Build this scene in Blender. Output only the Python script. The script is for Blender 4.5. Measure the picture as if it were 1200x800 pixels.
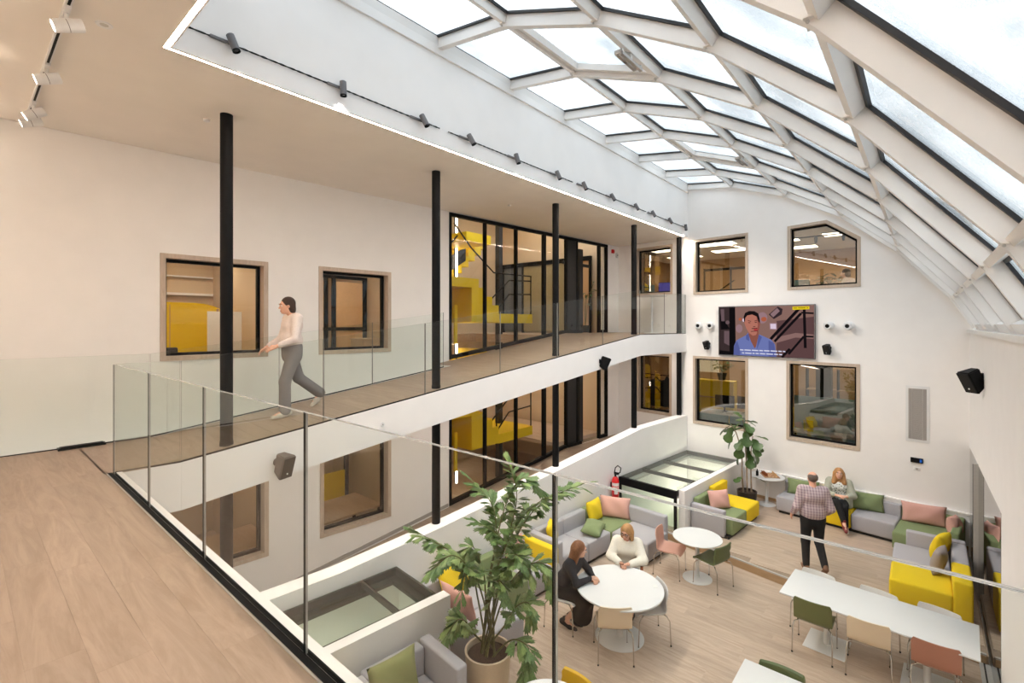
import bpy, bmesh, math, random
import numpy as np
from mathutils import Vector, Matrix

for o in list(bpy.data.objects):
    bpy.data.objects.remove(o, do_unlink=True)
SC = bpy.context.scene
COL = SC.collection
random.seed(7)
PI = math.pi

# ------------------------------------------------------------------ camera
cam = bpy.data.cameras.new('camera')
cam.sensor_width = 36.0
cam.lens = 562.6 / 1200 * 36
cam.shift_y = -20 / 1200
cam.clip_start = 0.02
camo = bpy.data.objects.new('camera', cam)
camo.location = (0, 0, 1.5)
camo.rotation_euler = (PI / 2, 0, -math.atan2(.758, .6523))
COL.objects.link(camo)
SC.camera = camo

# ------------------------------------------------------------------ sky, exposure
EXPO = 2.2
SKY = 1.0
w = bpy.data.worlds.new('overcast')
SC.world = w
w.use_nodes = True
nt = w.node_tree
bg = nt.nodes['Background']
tc = nt.nodes.new('ShaderNodeTexCoord')
sp = nt.nodes.new('ShaderNodeSeparateXYZ')
nt.links.new(tc.outputs['Generated'], sp.inputs[0])
cr = nt.nodes.new('ShaderNodeValToRGB')
nt.links.new(sp.outputs['Z'], cr.inputs[0])
e = cr.color_ramp.elements
e[0].position = 0.0
e[0].color = (.20, .21, .20, 1)
e[1].position = 1.0
e[1].color = (.98, .985, 1, 1)
k = e.new(0.03); k.color = (.34, .36, .355, 1)
k = e.new(0.35); k.color = (.57, .59, .61, 1)
nt.links.new(cr.outputs[0], bg.inputs[0])
bg.inputs[1].default_value = SKY
vs = SC.view_settings
vs.view_transform = 'Standard'
vs.look = 'None'
vs.exposure = EXPO
vs.gamma = 1.0
vs.use_curve_mapping = False
cy = SC.cycles
cy.max_bounces = 10
cy.diffuse_bounces = 7
cy.glossy_bounces = 4
cy.transmission_bounces = 6
cy.transparent_max_bounces = 32
cy.sample_clamp_indirect = 5
cy.caustics_reflective = False
cy.caustics_refractive = False
cy.use_denoising = True
SHOW = 1 / 2 ** EXPO          # emission strength that shows a screen at its own colour


# ------------------------------------------------------------------ plan
def F(x):  return 0.0 if x < 1.62 else (1.25 if x > 11.15 else (x - 1.62) * 1.25 / 9.53)
def E(x):  return 6.30 - .083 * x          # gallery edge
def CO(x): return 6.469 - .083 * x         # column row
def LW(x): return 8.50 - .0745 * x         # window wall
def FX(y): return 13.65 + .119 * (y - 5.18)  # far wall
def PT(x): return float(np.interp(x, [3.4, 5.1, 8.1, 11.15], [-1.86, -1.735, -1.43, -1.09]))
M, R = -3.05, -2.90                        # atrium floor, raised floor
ARCH = [(5.18, 5.33), (3.90, 5.13), (2.62, 4.635), (1.47, 3.94), (.45, 3.03), (-.38, 2.0), (-.70, 1.42)]


# ------------------------------------------------------------------ colour and materials
def lin(c):
    c /= 255
    return c / 12.92 if c <= .04045 else ((c + .055) / 1.055) ** 2.4
def S(r, g, b): return (lin(r), lin(g), lin(b), 1)

def new_mat(name):
    m = bpy.data.materials.new(name)
    m.use_nodes = True
    t = m.node_tree
    return m, t, t.nodes['Principled BSDF']

def N(t, kind, **kw):
    n = t.nodes.new(kind)
    for a, b in kw.items(): setattr(n, a, b)
    return n

def pm(name, col, rough=.6, metal=0, var=.0, scale=30, bump=0, bscale=200, spec=.5):
    m, t, b = new_mat(name)
    b.inputs['Base Color'].default_value = col
    b.inputs['Roughness'].default_value = rough
    b.inputs['Metallic'].default_value = metal
    b.inputs['Specular IOR Level'].default_value = spec
    co = N(t, 'ShaderNodeTexCoord')
    if var:
        no = N(t, 'ShaderNodeTexNoise'); no.inputs['Scale'].default_value = scale
        no.inputs['Detail'].default_value = 4
        t.links.new(co.outputs['Object'], no.inputs['Vector'])
        hs = N(t, 'ShaderNodeHueSaturation'); hs.inputs['Color'].default_value = col
        mr = N(t, 'ShaderNodeMapRange')
        mr.inputs[1].default_value = .3; mr.inputs[2].default_value = .7
        mr.inputs[3].default_value = 1 - var; mr.inputs[4].default_value = 1 + var
        t.links.new(no.outputs[0], mr.inputs[0])
        t.links.new(mr.outputs[0], hs.inputs['Value'])
        t.links.new(hs.outputs[0], b.inputs['Base Color'])
    if bump:
        n2 = N(t, 'ShaderNodeTexNoise'); n2.inputs['Scale'].default_value = bscale
        t.links.new(co.outputs['Object'], n2.inputs['Vector'])
        bp = N(t, 'ShaderNodeBump'); bp.inputs['Strength'].default_value = bump
        bp.inputs['Distance'].default_value = .002
        t.links.new(n2.outputs[0], bp.inputs['Height'])
        t.links.new(bp.outputs[0], b.inputs['Normal'])
    return m

def em(name, col, st):
    m = bpy.data.materials.new(name); m.use_nodes = True
    t = m.node_tree; t.nodes.clear()
    o = N(t, 'ShaderNodeOutputMaterial'); x = N(t, 'ShaderNodeEmission')
    x.inputs[0].default_value = col; x.inputs[1].default_value = st
    t.links.new(x.outputs[0], o.inputs[0])
    return m

def screen(name, r, g, b): return em(name, S(r, g, b), SHOW)

def glass(name, tint, ior=1.45, frost=0, gain=1.0):
    m = bpy.data.materials.new(name); m.use_nodes = True
    t = m.node_tree; t.nodes.clear()
    o = N(t, 'ShaderNodeOutputMaterial')
    tr = N(t, 'ShaderNodeBsdfTransparent'); tr.inputs[0].default_value = tint
    gl = N(t, 'ShaderNodeBsdfGlossy'); gl.inputs['Roughness'].default_value = 0.0
    fr = N(t, 'ShaderNodeFresnel'); fr.inputs[0].default_value = ior
    ge = N(t, 'ShaderNodeNewGeometry')
    iv = N(t, 'ShaderNodeMath', operation='SUBTRACT'); iv.inputs[0].default_value = gain
    mu = N(t, 'ShaderNodeMath', operation='MULTIPLY', use_clamp=True)
    t.links.new(ge.outputs['Backfacing'], iv.inputs[1])
    t.links.new(fr.outputs[0], mu.inputs[0]); t.links.new(iv.outputs[0], mu.inputs[1])
    mx = N(t, 'ShaderNodeMixShader')
    t.links.new(mu.outputs[0], mx.inputs[0])
    base = tr.outputs[0]
    if frost:
        tl = N(t, 'ShaderNodeBsdfTranslucent'); tl.inputs[0].default_value = (.42, .45, .47, 1)
        co = N(t, 'ShaderNodeTexCoord')
        n1 = N(t, 'ShaderNodeTexNoise'); n1.inputs['Scale'].default_value = 1.3; n1.inputs['Detail'].default_value = 5
        n2 = N(t, 'ShaderNodeTexNoise'); n2.inputs['Scale'].default_value = 60; n2.inputs['Detail'].default_value = 3
        t.links.new(co.outputs['Object'], n1.inputs['Vector']); t.links.new(co.outputs['Object'], n2.inputs['Vector'])
        ad = N(t, 'ShaderNodeMath', operation='ADD')
        ml = N(t, 'ShaderNodeMath', operation='MULTIPLY'); ml.inputs[1].default_value = .35
        t.links.new(n2.outputs[0], ml.inputs[0]); t.links.new(n1.outputs[0], ad.inputs[0]); t.links.new(ml.outputs[0], ad.inputs[1])
        mr = N(t, 'ShaderNodeMapRange', clamp=True)
        mr.inputs[1].default_value = .45; mr.inputs[2].default_value = .95
        mr.inputs[3].default_value = 0; mr.inputs[4].default_value = frost
        t.links.new(ad.outputs[0], mr.inputs[0])
        m2 = N(t, 'ShaderNodeMixShader')
        t.links.new(mr.outputs[0], m2.inputs[0]); t.links.new(tr.outputs[0], m2.inputs[1]); t.links.new(tl.outputs[0], m2.inputs[2])
        base = m2.outputs[0]
    t.links.new(base, mx.inputs[1]); t.links.new(gl.outputs[0], mx.inputs[2])
    t.links.new(mx.outputs[0], o.inputs[0])
    return m

def wood(name, col, dark, val=.13, rough=.45, along='Y', grain=9.0):
    m, t, b = new_mat(name)
    co = N(t, 'ShaderNodeTexCoord'); oi = N(t, 'ShaderNodeObjectInfo')
    mp = N(t, 'ShaderNodeMapping')
    sc = {'Y': (1, .10, 1), 'X': (.10, 1, 1), 'Z': (1, 1, .10)}[along]
    mp.inputs['Scale'].default_value = [grain * q for q in sc]
    rv = N(t, 'ShaderNodeVectorMath', operation='SCALE'); rv.inputs[0].default_value = (37, 53, 71)
    t.links.new(oi.outputs['Random'], rv.inputs['Scale'])
    av = N(t, 'ShaderNodeVectorMath', operation='ADD')
    t.links.new(co.outputs['Object'], mp.inputs[0]); t.links.new(mp.outputs[0], av.inputs[0]); t.links.new(rv.outputs[0], av.inputs[1])
    no = N(t, 'ShaderNodeTexNoise'); no.inputs['Scale'].default_value = 1.0; no.inputs['Detail'].default_value = 7
    no.inputs['Roughness'].default_value = .70; no.inputs['Distortion'].default_value = 1.9
    t.links.new(av.outputs[0], no.inputs['Vector'])
    rp = N(t, 'ShaderNodeValToRGB')
    rp.color_ramp.elements[0].position = .36; rp.color_ramp.elements[0].color = dark
    rp.color_ramp.elements[1].position = .62; rp.color_ramp.elements[1].color = col
    t.links.new(no.outputs[0], rp.inputs[0])
    hs = N(t, 'ShaderNodeHueSaturation')
    mr = N(t, 'ShaderNodeMapRange'); mr.inputs[3].default_value = 1 - val; mr.inputs[4].default_value = 1 + val
    t.links.new(oi.outputs['Random'], mr.inputs[0]); t.links.new(mr.outputs[0], hs.inputs['Value'])
    t.links.new(rp.outputs[0], hs.inputs['Color']); t.links.new(hs.outputs[0], b.inputs['Base Color'])
    b.inputs['Roughness'].default_value = rough
    return m

W = {}
W['wall'] = pm('white_plaster', (.865, .85, .838, 1), .75, var=.015, scale=3, bump=.15, bscale=90)
W['ceil'] = pm('ceiling_paint', (.80, .755, .70, 1), .8, var=.02, scale=2)
W['white'] = pm('white_lacquer', (.74, .745, .75, 1), .35, var=.01)
W['roofwhite'] = pm('white_powder_coat', (.80, .79, .775, 1), .4, var=.02, scale=4)
W['black'] = pm('black_steel', (.006, .006, .0065, 1), .5, var=.2, scale=8, spec=.12)
W['blackmat'] = pm('black_matt', (.012, .012, .013, 1), .6, var=.2)
W['gasket'] = pm('black_rubber', (.012, .013, .016, 1), .45, var=.2)
W['plank'] = wood('oak_plank', (.385, .292, .222, 1), (.30, .222, .163, 1), .05)
W['plank_ground'] = wood('light_oak_plank', (.55, .43, .335, 1), (.42, .315, .235, 1), .06)
W['underlay'] = pm('plank_underlay', (.33, .25, .185, 1), .8, var=.1)
W['frame'] = wood('limed_oak_frame', (.56, .46, .37, 1), (.46, .37, .29, 1), .04, .5, 'Z', 14)
W['rail'] = glass('rail_glass', (.960, .977, .966, 1))
W['pane'] = glass('window_glass', (.82, .83, .80, 1), 1.9, gain=1.8)
W['pane_clear'] = glass('partition_glass', (.95, .95, .94, 1), 1.45, gain=1.0)
W['roofglass'] = glass('roof_glass', (.835, .865, .88, 1), 1.4, frost=.92)
W['hatch'] = glass('skylight_glass', (.88, .93, .89, 1), 1.5, gain=1.0)
W['edge'] = pm('glass_edge', (.016, .018, .017, 1), .25, var=.1, spec=.3)
W['edge_lit'] = pm('glass_edge_pale', (.34, .345, .33, 1), .25, var=.05)
W['led'] = em('warm_led', (1, .80, .58, 1), 4)
W['ledstrip'] = em('cove_led', (1, .82, .66, 1), 30)
W['ledlow'] = em('slab_led', (1, .85, .72, 1), 5)
W['panel_light'] = em('ceiling_panel_light', (1, .82, .60, 1), 3.0)
W['panel_bright'] = em('bright_ceiling_panel', (1, .84, .64, 1), 5.5)
W['lampface'] = em('spot_lens', (1, .86, .68, 1), 14)
W['chrome'] = pm('chrome', (.62, .60, .57, 1), .18, 1, var=.02)
W['alu'] = pm('aluminium', (.52, .51, .49, 1), .4, .25, var=.03)
W['spot_grey'] = pm('graphite_spot', S(112, 110, 112), .5, .2, var=.04)
W['fab_grey'] = pm('grey_wool', S(172, 170, 174), .95, var=.06, scale=120, bump=.5, bscale=600)
W['fab_green'] = pm('sage_wool', S(128, 142, 100), .95, var=.07, scale=120, bump=.5, bscale=600)
W['fab_yellow'] = pm('yellow_wool', S(232, 200, 30), .95, var=.05, scale=120, bump=.5, bscale=600)
W['fab_pink'] = pm('pink_wool', S(212, 164, 152), .95, var=.05, scale=120, bump=.4, bscale=600)
W['fab_olive'] = pm('olive_linen', S(138, 140, 92), .95, var=.06, scale=120, bump=.4, bscale=600)
W['fab_taupe'] = pm('taupe_wool', S(152, 142, 138), .95, var=.06, scale=120, bump=.4, bscale=600)
W['plinth'] = pm('sofa_plinth', (.012, .012, .012, 1), .7, var=.1)
W['yellow'] = pm('yellow_paint', S(238, 205, 0), .5, var=.03)
W['beige'] = pm('beige_wall', S(206, 186, 158), .8, var=.03, scale=2)
W['tan'] = pm('tan_wall', S(186, 152, 112), .8, var=.04, scale=2)
W['soil'] = pm('potting_soil', (.055, .03, .02, 1), .95, var=.5, scale=90, bump=1, bscale=120)
W['pot_cream'] = pm('cream_pot', S(214, 196, 170), .55, var=.02)
W['pot_dark'] = pm('dark_bronze_pot', (.045, .036, .030, 1), .4, .3, var=.1)
W['leaf'] = pm('palm_leaf', S(90, 118, 62), .45, var=.28, scale=9)
W['leaf_pale'] = pm('palm_leaf_pale', S(124, 146, 84), .45, var=.25, scale=9)
W['figleaf'] = pm('fig_leaf', S(66, 92, 40), .4, var=.3, scale=7)
W['stem'] = pm('green_stem', S(96, 94, 52), .6, var=.2)
W['bark'] = pm('grey_bark', S(150, 132, 112), .8, var=.2, scale=40)
W['red'] = pm('signal_red', S(205, 24, 30), .3, var=.03)
W['blue_desk'] = pm('blue_grey_panel', S(120, 152, 160), .6, var=.03)
W['terracotta'] = pm('terracotta_panel', S(168, 112, 84), .6, var=.03)
W['deskwood'] = wood('desk_oak', (.46, .30, .17, 1), (.36, .23, .12, 1), .05, .45, 'Y', 8)
W['grille'] = pm('vent_grey', S(168, 164, 160), .6, var=.02)
W['stairgreen'] = pm('stairwell_paint', (.74, .76, .70, 1), .7, var=.02)
for k_, c_ in dict(sh_green=(104, 110, 66), sh_cream=(226, 208, 182), sh_terra=(176, 122, 102), sh_white=(226, 224, 222),
                   sh_yellow=(206, 164, 10), sh_pink=(206, 158, 142), sh_grey=(206, 204, 204), sh_rust=(150, 92, 64), sh_dgreen=(84, 98, 58)).items():
    W[k_] = pm('shell_' + k_[3:], S(*c_), .5, var=.03, scale=60, bump=.1)


# ------------------------------------------------------------------ mesh building
class MB:
    def __init__(s): s.v = []; s.f = []; s.m = []
    def add(s, vs, fs, mi=0):
        n = len(s.v)
        s.v += [tuple(p) for p in vs]
        for q in fs:
            s.f.append(tuple(i + n for i in q)); s.m.append(mi)
        return s
    def box(s, a, b, mi=0, mat=None):
        x0, y0, z0 = a; x1, y1, z1 = b
        vs = [(x0, y0, z0), (x1, y0, z0), (x1, y1, z0), (x0, y1, z0), (x0, y0, z1), (x1, y0, z1), (x1, y1, z1), (x0, y1, z1)]
        if mat: vs = [mat @ Vector(p) for p in vs]
        return s.add(vs, [(0, 3, 2, 1), (4, 5, 6, 7), (0, 1, 5, 4), (1, 2, 6, 5), (2, 3, 7, 6), (3, 0, 4, 7)], mi)
    def hexa(s, bot, top, mi=0):
        n = len(bot)
        return s.add(list(bot) + list(top), [tuple(range(n - 1, -1, -1)), tuple(range(n, 2 * n))] + [(i, (i + 1) % n, n + (i + 1) % n, n + i) for i in range(n)], mi)
    def prism(s, poly, z0, z1, mi=0):
        return s.hexa([(x, y, z0) for x, y in poly], [(x, y, z1) for x, y in poly], mi)
    def bar(s, a, b, w, h, up=(0, 0, 1), mi=0, off=0):
        a = Vector(a); b = Vector(b); d = (b - a).normalized(); u = Vector(up)
        sd = d.cross(u).normalized(); u = sd.cross(d).normalized()
        q = [sd * (-w / 2) + u * off, sd * (w / 2) + u * off, sd * (w / 2) + u * (off + h), sd * (-w / 2) + u * (off + h)]
        return s.hexa([a + k for k in q], [b + k for k in q], mi)
    def tube(s, path, r, seg=8, mi=0, cap=True):
        P = [Vector(p) for p in path]; n = len(P)
        rr = r if isinstance(r, (list, tuple)) else [r] * n
        base = len(s.v); pn = None
        for i, p in enumerate(P):
            d = (P[min(i + 1, n - 1)] - P[max(i - 1, 0)]).normalized()
            if pn is None:
                pn = d.cross(Vector((0, 0, 1)))
                if pn.length < 1e-3: pn = d.cross(Vector((1, 0, 0)))
            pn = (pn - d * pn.dot(d)).normalized(); bn = d.cross(pn)
            for k in range(seg):
                a = 2 * PI * k / seg
                s.v.append(tuple(p + (pn * math.cos(a) + bn * math.sin(a)) * rr[i]))
        for i in range(n - 1):
            for k in range(seg):
                a = base + i * seg + k; b = base + i * seg + (k + 1) % seg
                s.f.append((a, b, b + seg, a + seg)); s.m.append(mi)
        if cap:
            s.f.append(tuple(base + k for k in reversed(range(seg)))); s.m.append(mi)
            s.f.append(tuple(base + (n - 1) * seg + k for k in range(seg))); s.m.append(mi)
        return s
    def lathe(s, prof, seg=32, c=(0, 0, 0), mi=0, mat=None):
        base = len(s.v); n = len(prof)
        for r, z in prof:
            for k in range(seg):
                a = 2 * PI * k / seg
                p = Vector((c[0] + r * math.cos(a), c[1] + r * math.sin(a), c[2] + z))
                s.v.append(tuple(mat @ p if mat else p))
        for i in range(n - 1):
            for k in range(seg):
                a = base + i * seg + k; b = base + i * seg + (k + 1) % seg
                s.f.append((a, b, b + seg, a + seg)); s.m.append(mi)
        s.f.append(tuple(base + k for k in reversed(range(seg)))); s.m.append(mi)
        s.f.append(tuple(base + (n - 1) * seg + k for k in range(seg))); s.m.append(mi)
        return s
    def rbox(s, a, b, r=.04, seg=3, mi=0, mat=None):
        bm = bmesh.new(); bmesh.ops.create_cube(bm, size=1)
        c = [(a[i] + b[i]) / 2 for i in range(3)]; d = [abs(b[i] - a[i]) for i in range(3)]
        for q in bm.verts: q.co = Vector((q.co[i] * d[i] + c[i] for i in range(3)))
        r = min(r, min(d) * .48)
        bmesh.ops.bevel(bm, geom=list(bm.edges), offset=r, segments=seg, affect='EDGES', profile=.5)
        bm.verts.index_update()
        vs = [mat @ q.co if mat else q.co.copy() for q in bm.verts]
        s.add(vs, [[q.index for q in f.verts] for f in bm.faces], mi)
        bm.free()
        return s
    def sphere(s, c, r, seg=10, ring=6, mi=0, sq=(1, 1, 1)):
        prof = []
        vs = []; fs = []
        for i in range(ring + 1):
            t = PI * i / ring
            for k in range(seg):
                a = 2 * PI * k / seg
                vs.append((c[0] + r * sq[0] * math.sin(t) * math.cos(a), c[1] + r * sq[1] * math.sin(t) * math.sin(a), c[2] + r * sq[2] * math.cos(t)))
        for i in range(ring):
            for k in range(seg):
                fs.append((i * seg + k, (i + 1) * seg + k, (i + 1) * seg + (k + 1) % seg, i * seg + (k + 1) % seg))
        return s.add(vs, fs, mi)
    def mesh(s, name, mats, sharp=35):
        me = bpy.data.meshes.new(name)
        me.from_pydata(s.v, [], s.f)
        for m in (mats if isinstance(mats, (list, tuple)) else [mats]): me.materials.append(m)
        me.polygons.foreach_set('material_index', s.m)
        me.validate()
        bm = bmesh.new(); bm.from_mesh(me)
        bmesh.ops.recalc_face_normals(bm, faces=bm.faces)
        bm.to_mesh(me); bm.free()
        if sharp:
            me.polygons.foreach_set('use_smooth', [True] * len(me.polygons))
            me.set_sharp_from_angle(angle=math.radians(sharp))
        return me

def link(name, me, parent=None, loc=(0, 0, 0), rot=(0, 0, 0)):
    o = bpy.data.objects.new(name, me)
    o.location = loc; o.rotation_euler = rot
    if parent: o.parent = parent
    COL.objects.link(o)
    return o

def obj(name, mb, mats, parent=None, loc=(0, 0, 0), rot=(0, 0, 0), sharp=35):
    return link(name, mb.mesh(name, mats, sharp), parent, loc, rot)

def tag(o, label=None, cat=None, group=None, kind=None):
    if label: o['label'] = label
    if cat: o['category'] = cat
    if group: o['group'] = group
    if kind: o['kind'] = kind
    return o

def thing(name, label, cat, loc=(0, 0, 0), rz=0, group=None):
    o = link(name, None, None, loc, (0, 0, rz))
    o.empty_display_size = .1
    return tag(o, label, cat, group)

def struct(name, mb, mats, parent=None, sharp=0):
    o = obj(name, mb, mats, parent, sharp=sharp)
    if parent is None: o['kind'] = 'structure'
    return o

def copy_tree(o, parent=None):
    c = o.copy(); COL.objects.link(c)
    if parent: c.parent = parent
    for ch in list(o.children): copy_tree(ch, c)
    return c

def poly_mesh(outer, holes, to3, thick):
    """flat polygon with holes, given depth along a normal: to3(s, t, d)"""
    bm = bmesh.new(); loops = []
    for lp in [outer] + holes:
        vs = [bm.verts.new((p[0], p[1], 0)) for p in lp]
        loops.append(vs)
        for i in range(len(vs)): bm.edges.new((vs[i], vs[(i + 1) % len(vs)]))
    bmesh.ops.triangle_fill(bm, use_beauty=True, edges=list(bm.edges), normal=(0, 0, 1))
    bm.verts.index_update()
    mb = MB()
    n = len(bm.verts)
    vs = [q.co.copy() for q in bm.verts]
    fs = [[q.index for q in f.verts] for f in bm.faces]
    mb.add([to3(p.x, p.y, 0) for p in vs] + [to3(p.x, p.y, thick) for p in vs], fs + [[i + n for i in reversed(f)] for f in fs])
    for lp in loops:
        for i in range(len(lp)):
            a, b = lp[i].index, lp[(i + 1) % len(lp)].index
            mb.f.append((a, b, b + n, a + n)); mb.m.append(0)
    bm.free()
    return mb

def rect(a, b, c, d): return [(a, b), (c, b), (c, d), (a, d)]

# ================================================================== structure
def lw3(s, t, d): return (s, LW(s) + d, t)
def fw3(s, t, d): return (FX(s) + d, s, t)

# gallery floor the camera stands on
mb = MB()
for q in [[(-4, -.62), (1.10, -.62), (1.10, 6.21), (1.62, 6.17), (1.76, 7.82), (-4, 7.96)]]:
    mb.prism(q, -.532, -.012)
floor = struct('floor', mb, [W['wall']])
mb = MB(); mb.prism([(-4, -.62), (1.0, -.62), (1.0, 6.22), (1.62, 6.18), (1.75, 7.80), (-4, 7.94)], -.012, -.002)
struct('underlay', mb, [W['underlay']], floor)

PLK = {}
def plank_mesh(w_, l_, mat):
    key = (round(w_, 2), round(l_, 2), mat)
    if key not in PLK:
        PLK[key] = MB().box((-w_ / 2, -l_ / 2, -.010), (w_ / 2, l_ / 2, 0)).mesh('plank', W[mat], 0)
    return PLK[key]

def planks(parent, x0, x1, span, z=0, wd=.20, ln=1.30, mat='plank', skip=None, seed=1):
    """rows across x0..x1; boards run along y; span(x) -> (y0, y1)"""
    rg = random.Random(seed); n = max(1, round((x1 - x0) / wd)); wd = (x1 - x0) / n
    for i in range(n):
        xc = x0 + wd * (i + .5); y0, y1 = span(xc)
        y = y0 - rg.choice([.1, .35, .6, .85, 1.1])
        while y < y1 - .02:
            a, b = max(y, y0), min(y + ln, y1); y += ln
            if b - a < .04 or (skip and skip(xc, (a + b) / 2)): continue
            link('plank', plank_mesh(wd - .0007, b - a - .0007, mat), parent, (xc, (a + b) / 2, z))

planks(floor, -.4, .995, lambda x: (-.6, 7.92), seed=3)
planks(floor, .98, 1.72, lambda x: (max(6.235, E(x) + .03) + max(0, (x - 1.62)) * 9, 7.84), seed=4)

# ramp and landing of the gallery, upper and lower storey, each in a frame turned with the gallery
TH = math.atan(-.083)
def gallery(name, dz, wide0, wide1, seed):
    root = link(name, None); root['kind'] = 'structure'
    mb = MB()
    def strip(xa, xb, wa, wb):
        fa, fb = F(xa) + dz - .012, F(xb) + dz - .012
        A = [(xa, E(xa)), (xb, E(xb)), (xb + .083 * wb, E(xb) + wb), (xa + .083 * wa, E(xa) + wa)]
        Z = [fa, fb, fb, fa]
        mb.hexa([(x, y, z - .52) for (x, y), z in zip(A, Z)], [(x, y, z) for (x, y), z in zip(A, Z)])
    strip(1.62, 6.56, wide0, wide0); strip(6.56, 11.15, wide1 - .06, wide1 - .06)
    strip(11.15, 13.2, wide1, wide1)
    strip(13.2, 13.66, wide1, wide1) if dz else mb.prism([(13.2, E(13.2)), (13.652, 5.166), (13.96, 7.6), (13.2, 7.52)], 1.25 - .532, 1.25 - .012)
    obj('slab', mb, [W['wall']], root, sharp=0)
    L = math.hypot(9.53, .083 * 9.53); pitch = math.atan(1.25 / L)
    fr = link('ramp_deck', MB().box((0, .02, -.012), (math.hypot(L, 1.25), wide0, -.002)).mesh('ramp_deck', W['underlay'], 0), root, (1.62, E(1.62), dz + .001), (0, -pitch, TH))
    k5 = 4.94 * 1.006
    planks(fr, 0, math.hypot(L, 1.25), lambda x: (.06, wide0 - .03 if x < k5 else wide1 - .07), seed=seed)
    fr = link('landing_deck', MB().box((0, .02, -.012), (2.2, wide1 - .05, -.002)).mesh('landing_deck', W['underlay'], 0), root, (11.15, E(11.15), dz + 1.251), (0, 0, TH))
    planks(fr, 0, 2.45, lambda x: (.06, wide1 - .05), seed=seed + 1)
    return root
gallery('floor_gallery_ramp', 0, 1.655, 2.33, 11)
gallery('floor_lower_ramp', -3.23, 2.22, 2.33, 21)

# parapet of the lower ramp
mb = MB()
xs = [1.0, 3.4, 5.1, 8.1, 11.15, 13.62]
for a, b in zip(xs, xs[1:]):
    A = [(a, E(a) - .03), (b, E(b) - .03), (b, E(b) + .235), (a, E(a) + .235)]
    mb.hexa([(x, y, -3.6) for x, y in A], [(x, y, PT(min(max(x, a), b))) for x, y in A])
struct('wall_parapet', mb, [W['wall']])

# window wall beside the ramp
UPPER = [rect(1.94, .975, 3.38, 2.525), rect(4.24, .967, 5.67, 2.53)]
LOWER = [rect(1.95, -2.32, 3.39, -.62), rect(4.26, -2.31, 5.67, -.50)]
GLZ = rect(7.13, -3.1, 13.275, 3.975)
wall_left = struct('wall_left', poly_mesh(rect(-4, -3.5, 13.96, 4.25), UPPER + LOWER + [GLZ], lw3, .22), [W['wall']])

# far wall, its head cut to the arch of the roof
PENT = [(1.09, 2.352), (2.555, 2.345), (2.555, 3.895), (1.735, 3.92), (1.09, 3.44)]
FARW = [rect(3.488, 2.342, 4.952, 3.875), PENT, rect(3.488, -1.28, 4.965, .61), rect(1.105, -1.312, 2.576, .608),
        rect(5.60, 2.39, 6.83, 3.84), rect(5.63, -1.18, 6.78, .62)]
head = [(y, z + .06) for y, z in ARCH]
outer = [(-.72, -3.3), (8.2, -3.3), (8.2, 4.25), (5.2, 4.25), (5.2, 5.40)] + head[1:-1] + [(-.72, 1.46)]
wall_far = struct('wall_far', poly_mesh(outer, FARW, fw3, .22), [W['wall']])

# ceiling of the gallery and the recessed light strip round the opening
mb = MB()
mb.prism([(-4, -.62), (1.225, -.62), (1.225, 8.4), (-4, 8.75)], 3.99, 4.25)
mb.prism([(1.225, 5.19), (13.64, 5.19), (13.93, 7.5), (1.225, 8.4)], 3.99, 4.25)
ceiling = struct('ceiling', mb, [W['ceil']])
# white upper walls above the opening
mb = MB(); mb.box((1.28, 5.13, 3.988), (13.648, 5.163, 4.0)); mb.box((1.28, 5.13, 4.0), (13.648, 5.24, 5.40)); struct('wall_upper', mb, [W['wall']])
side = [(-.66, 4.02), (5.14, 4.02), (5.14, 5.38), (3.90, 5.18), (2.62, 4.69), (1.55, 4.02)]
struct('wall_upper_near', poly_mesh([(-.2, 3.988), (5.16, 3.988), (5.16, 5.38), (3.9, 5.20), (2.62, 4.70), (1.6, 4.06)], [], lambda s, t, d: (1.265 + d, s, t), .015), [W['wall']])
mb = MB()
mb.box((1.225, 5.164, 3.991), (13.45, 5.189, 3.999)); mb.box((1.226, -.5, 3.991), (1.264, 5.164, 3.999))
cove = obj('cove_light', mb, [W['ledstrip']], sharp=0)
cl2 = MB()
for a, b in [(1.65, 11.15), (11.15, 13.40)]:
    A = [(a, E(a) + .45), (b, E(b) + .45), (b, E(b) + .53), (a, E(a) + .53)]; Z = [F(a) - .548, F(b) - .548, F(b) - .548, F(a) - .548]
    cl2.hexa([(x, y, z - .004) for (x, y), z in zip(A, Z)], [(x, y, z) for (x, y), z in zip(A, Z)])
tag(obj('cove_light', cl2, [W['ledlow']], sharp=0), 'warm white light line running under the ramp slab', 'light strip')
tag(cove, 'warm white light line set along the edge of the gallery ceiling', 'light strip')

# right wall: pier and upper wall, glass wall below
mb = MB()
mb.box((-4, -.86, -3.3), (1.23, -.66, 4.25)); mb.box((1.23, -.86, -3.3), (7.81, -.66, 1.34))
mb.hexa([(7.81, -.86, -.66), (12.96, -.86, -.90), (12.96, -.66, -.90), (7.81, -.66, -.66)], [(7.81, -.86, 1.34), (12.96, -.86, 1.34), (12.96, -.66, 1.34), (7.81, -.66, 1.34)])
struct('wall_right', mb, [W['wall']])
mb = MB(); mb.box((-4.2, -.86, -3.5), (-4, 8.8, 4.25)); struct('wall_back', mb, [W['wall']])
mb = MB(); mb.box((.2, -.66, -3.3), (.3, 6.2, -.5)); struct('wall_under_gallery', mb, [W['wall']])
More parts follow.
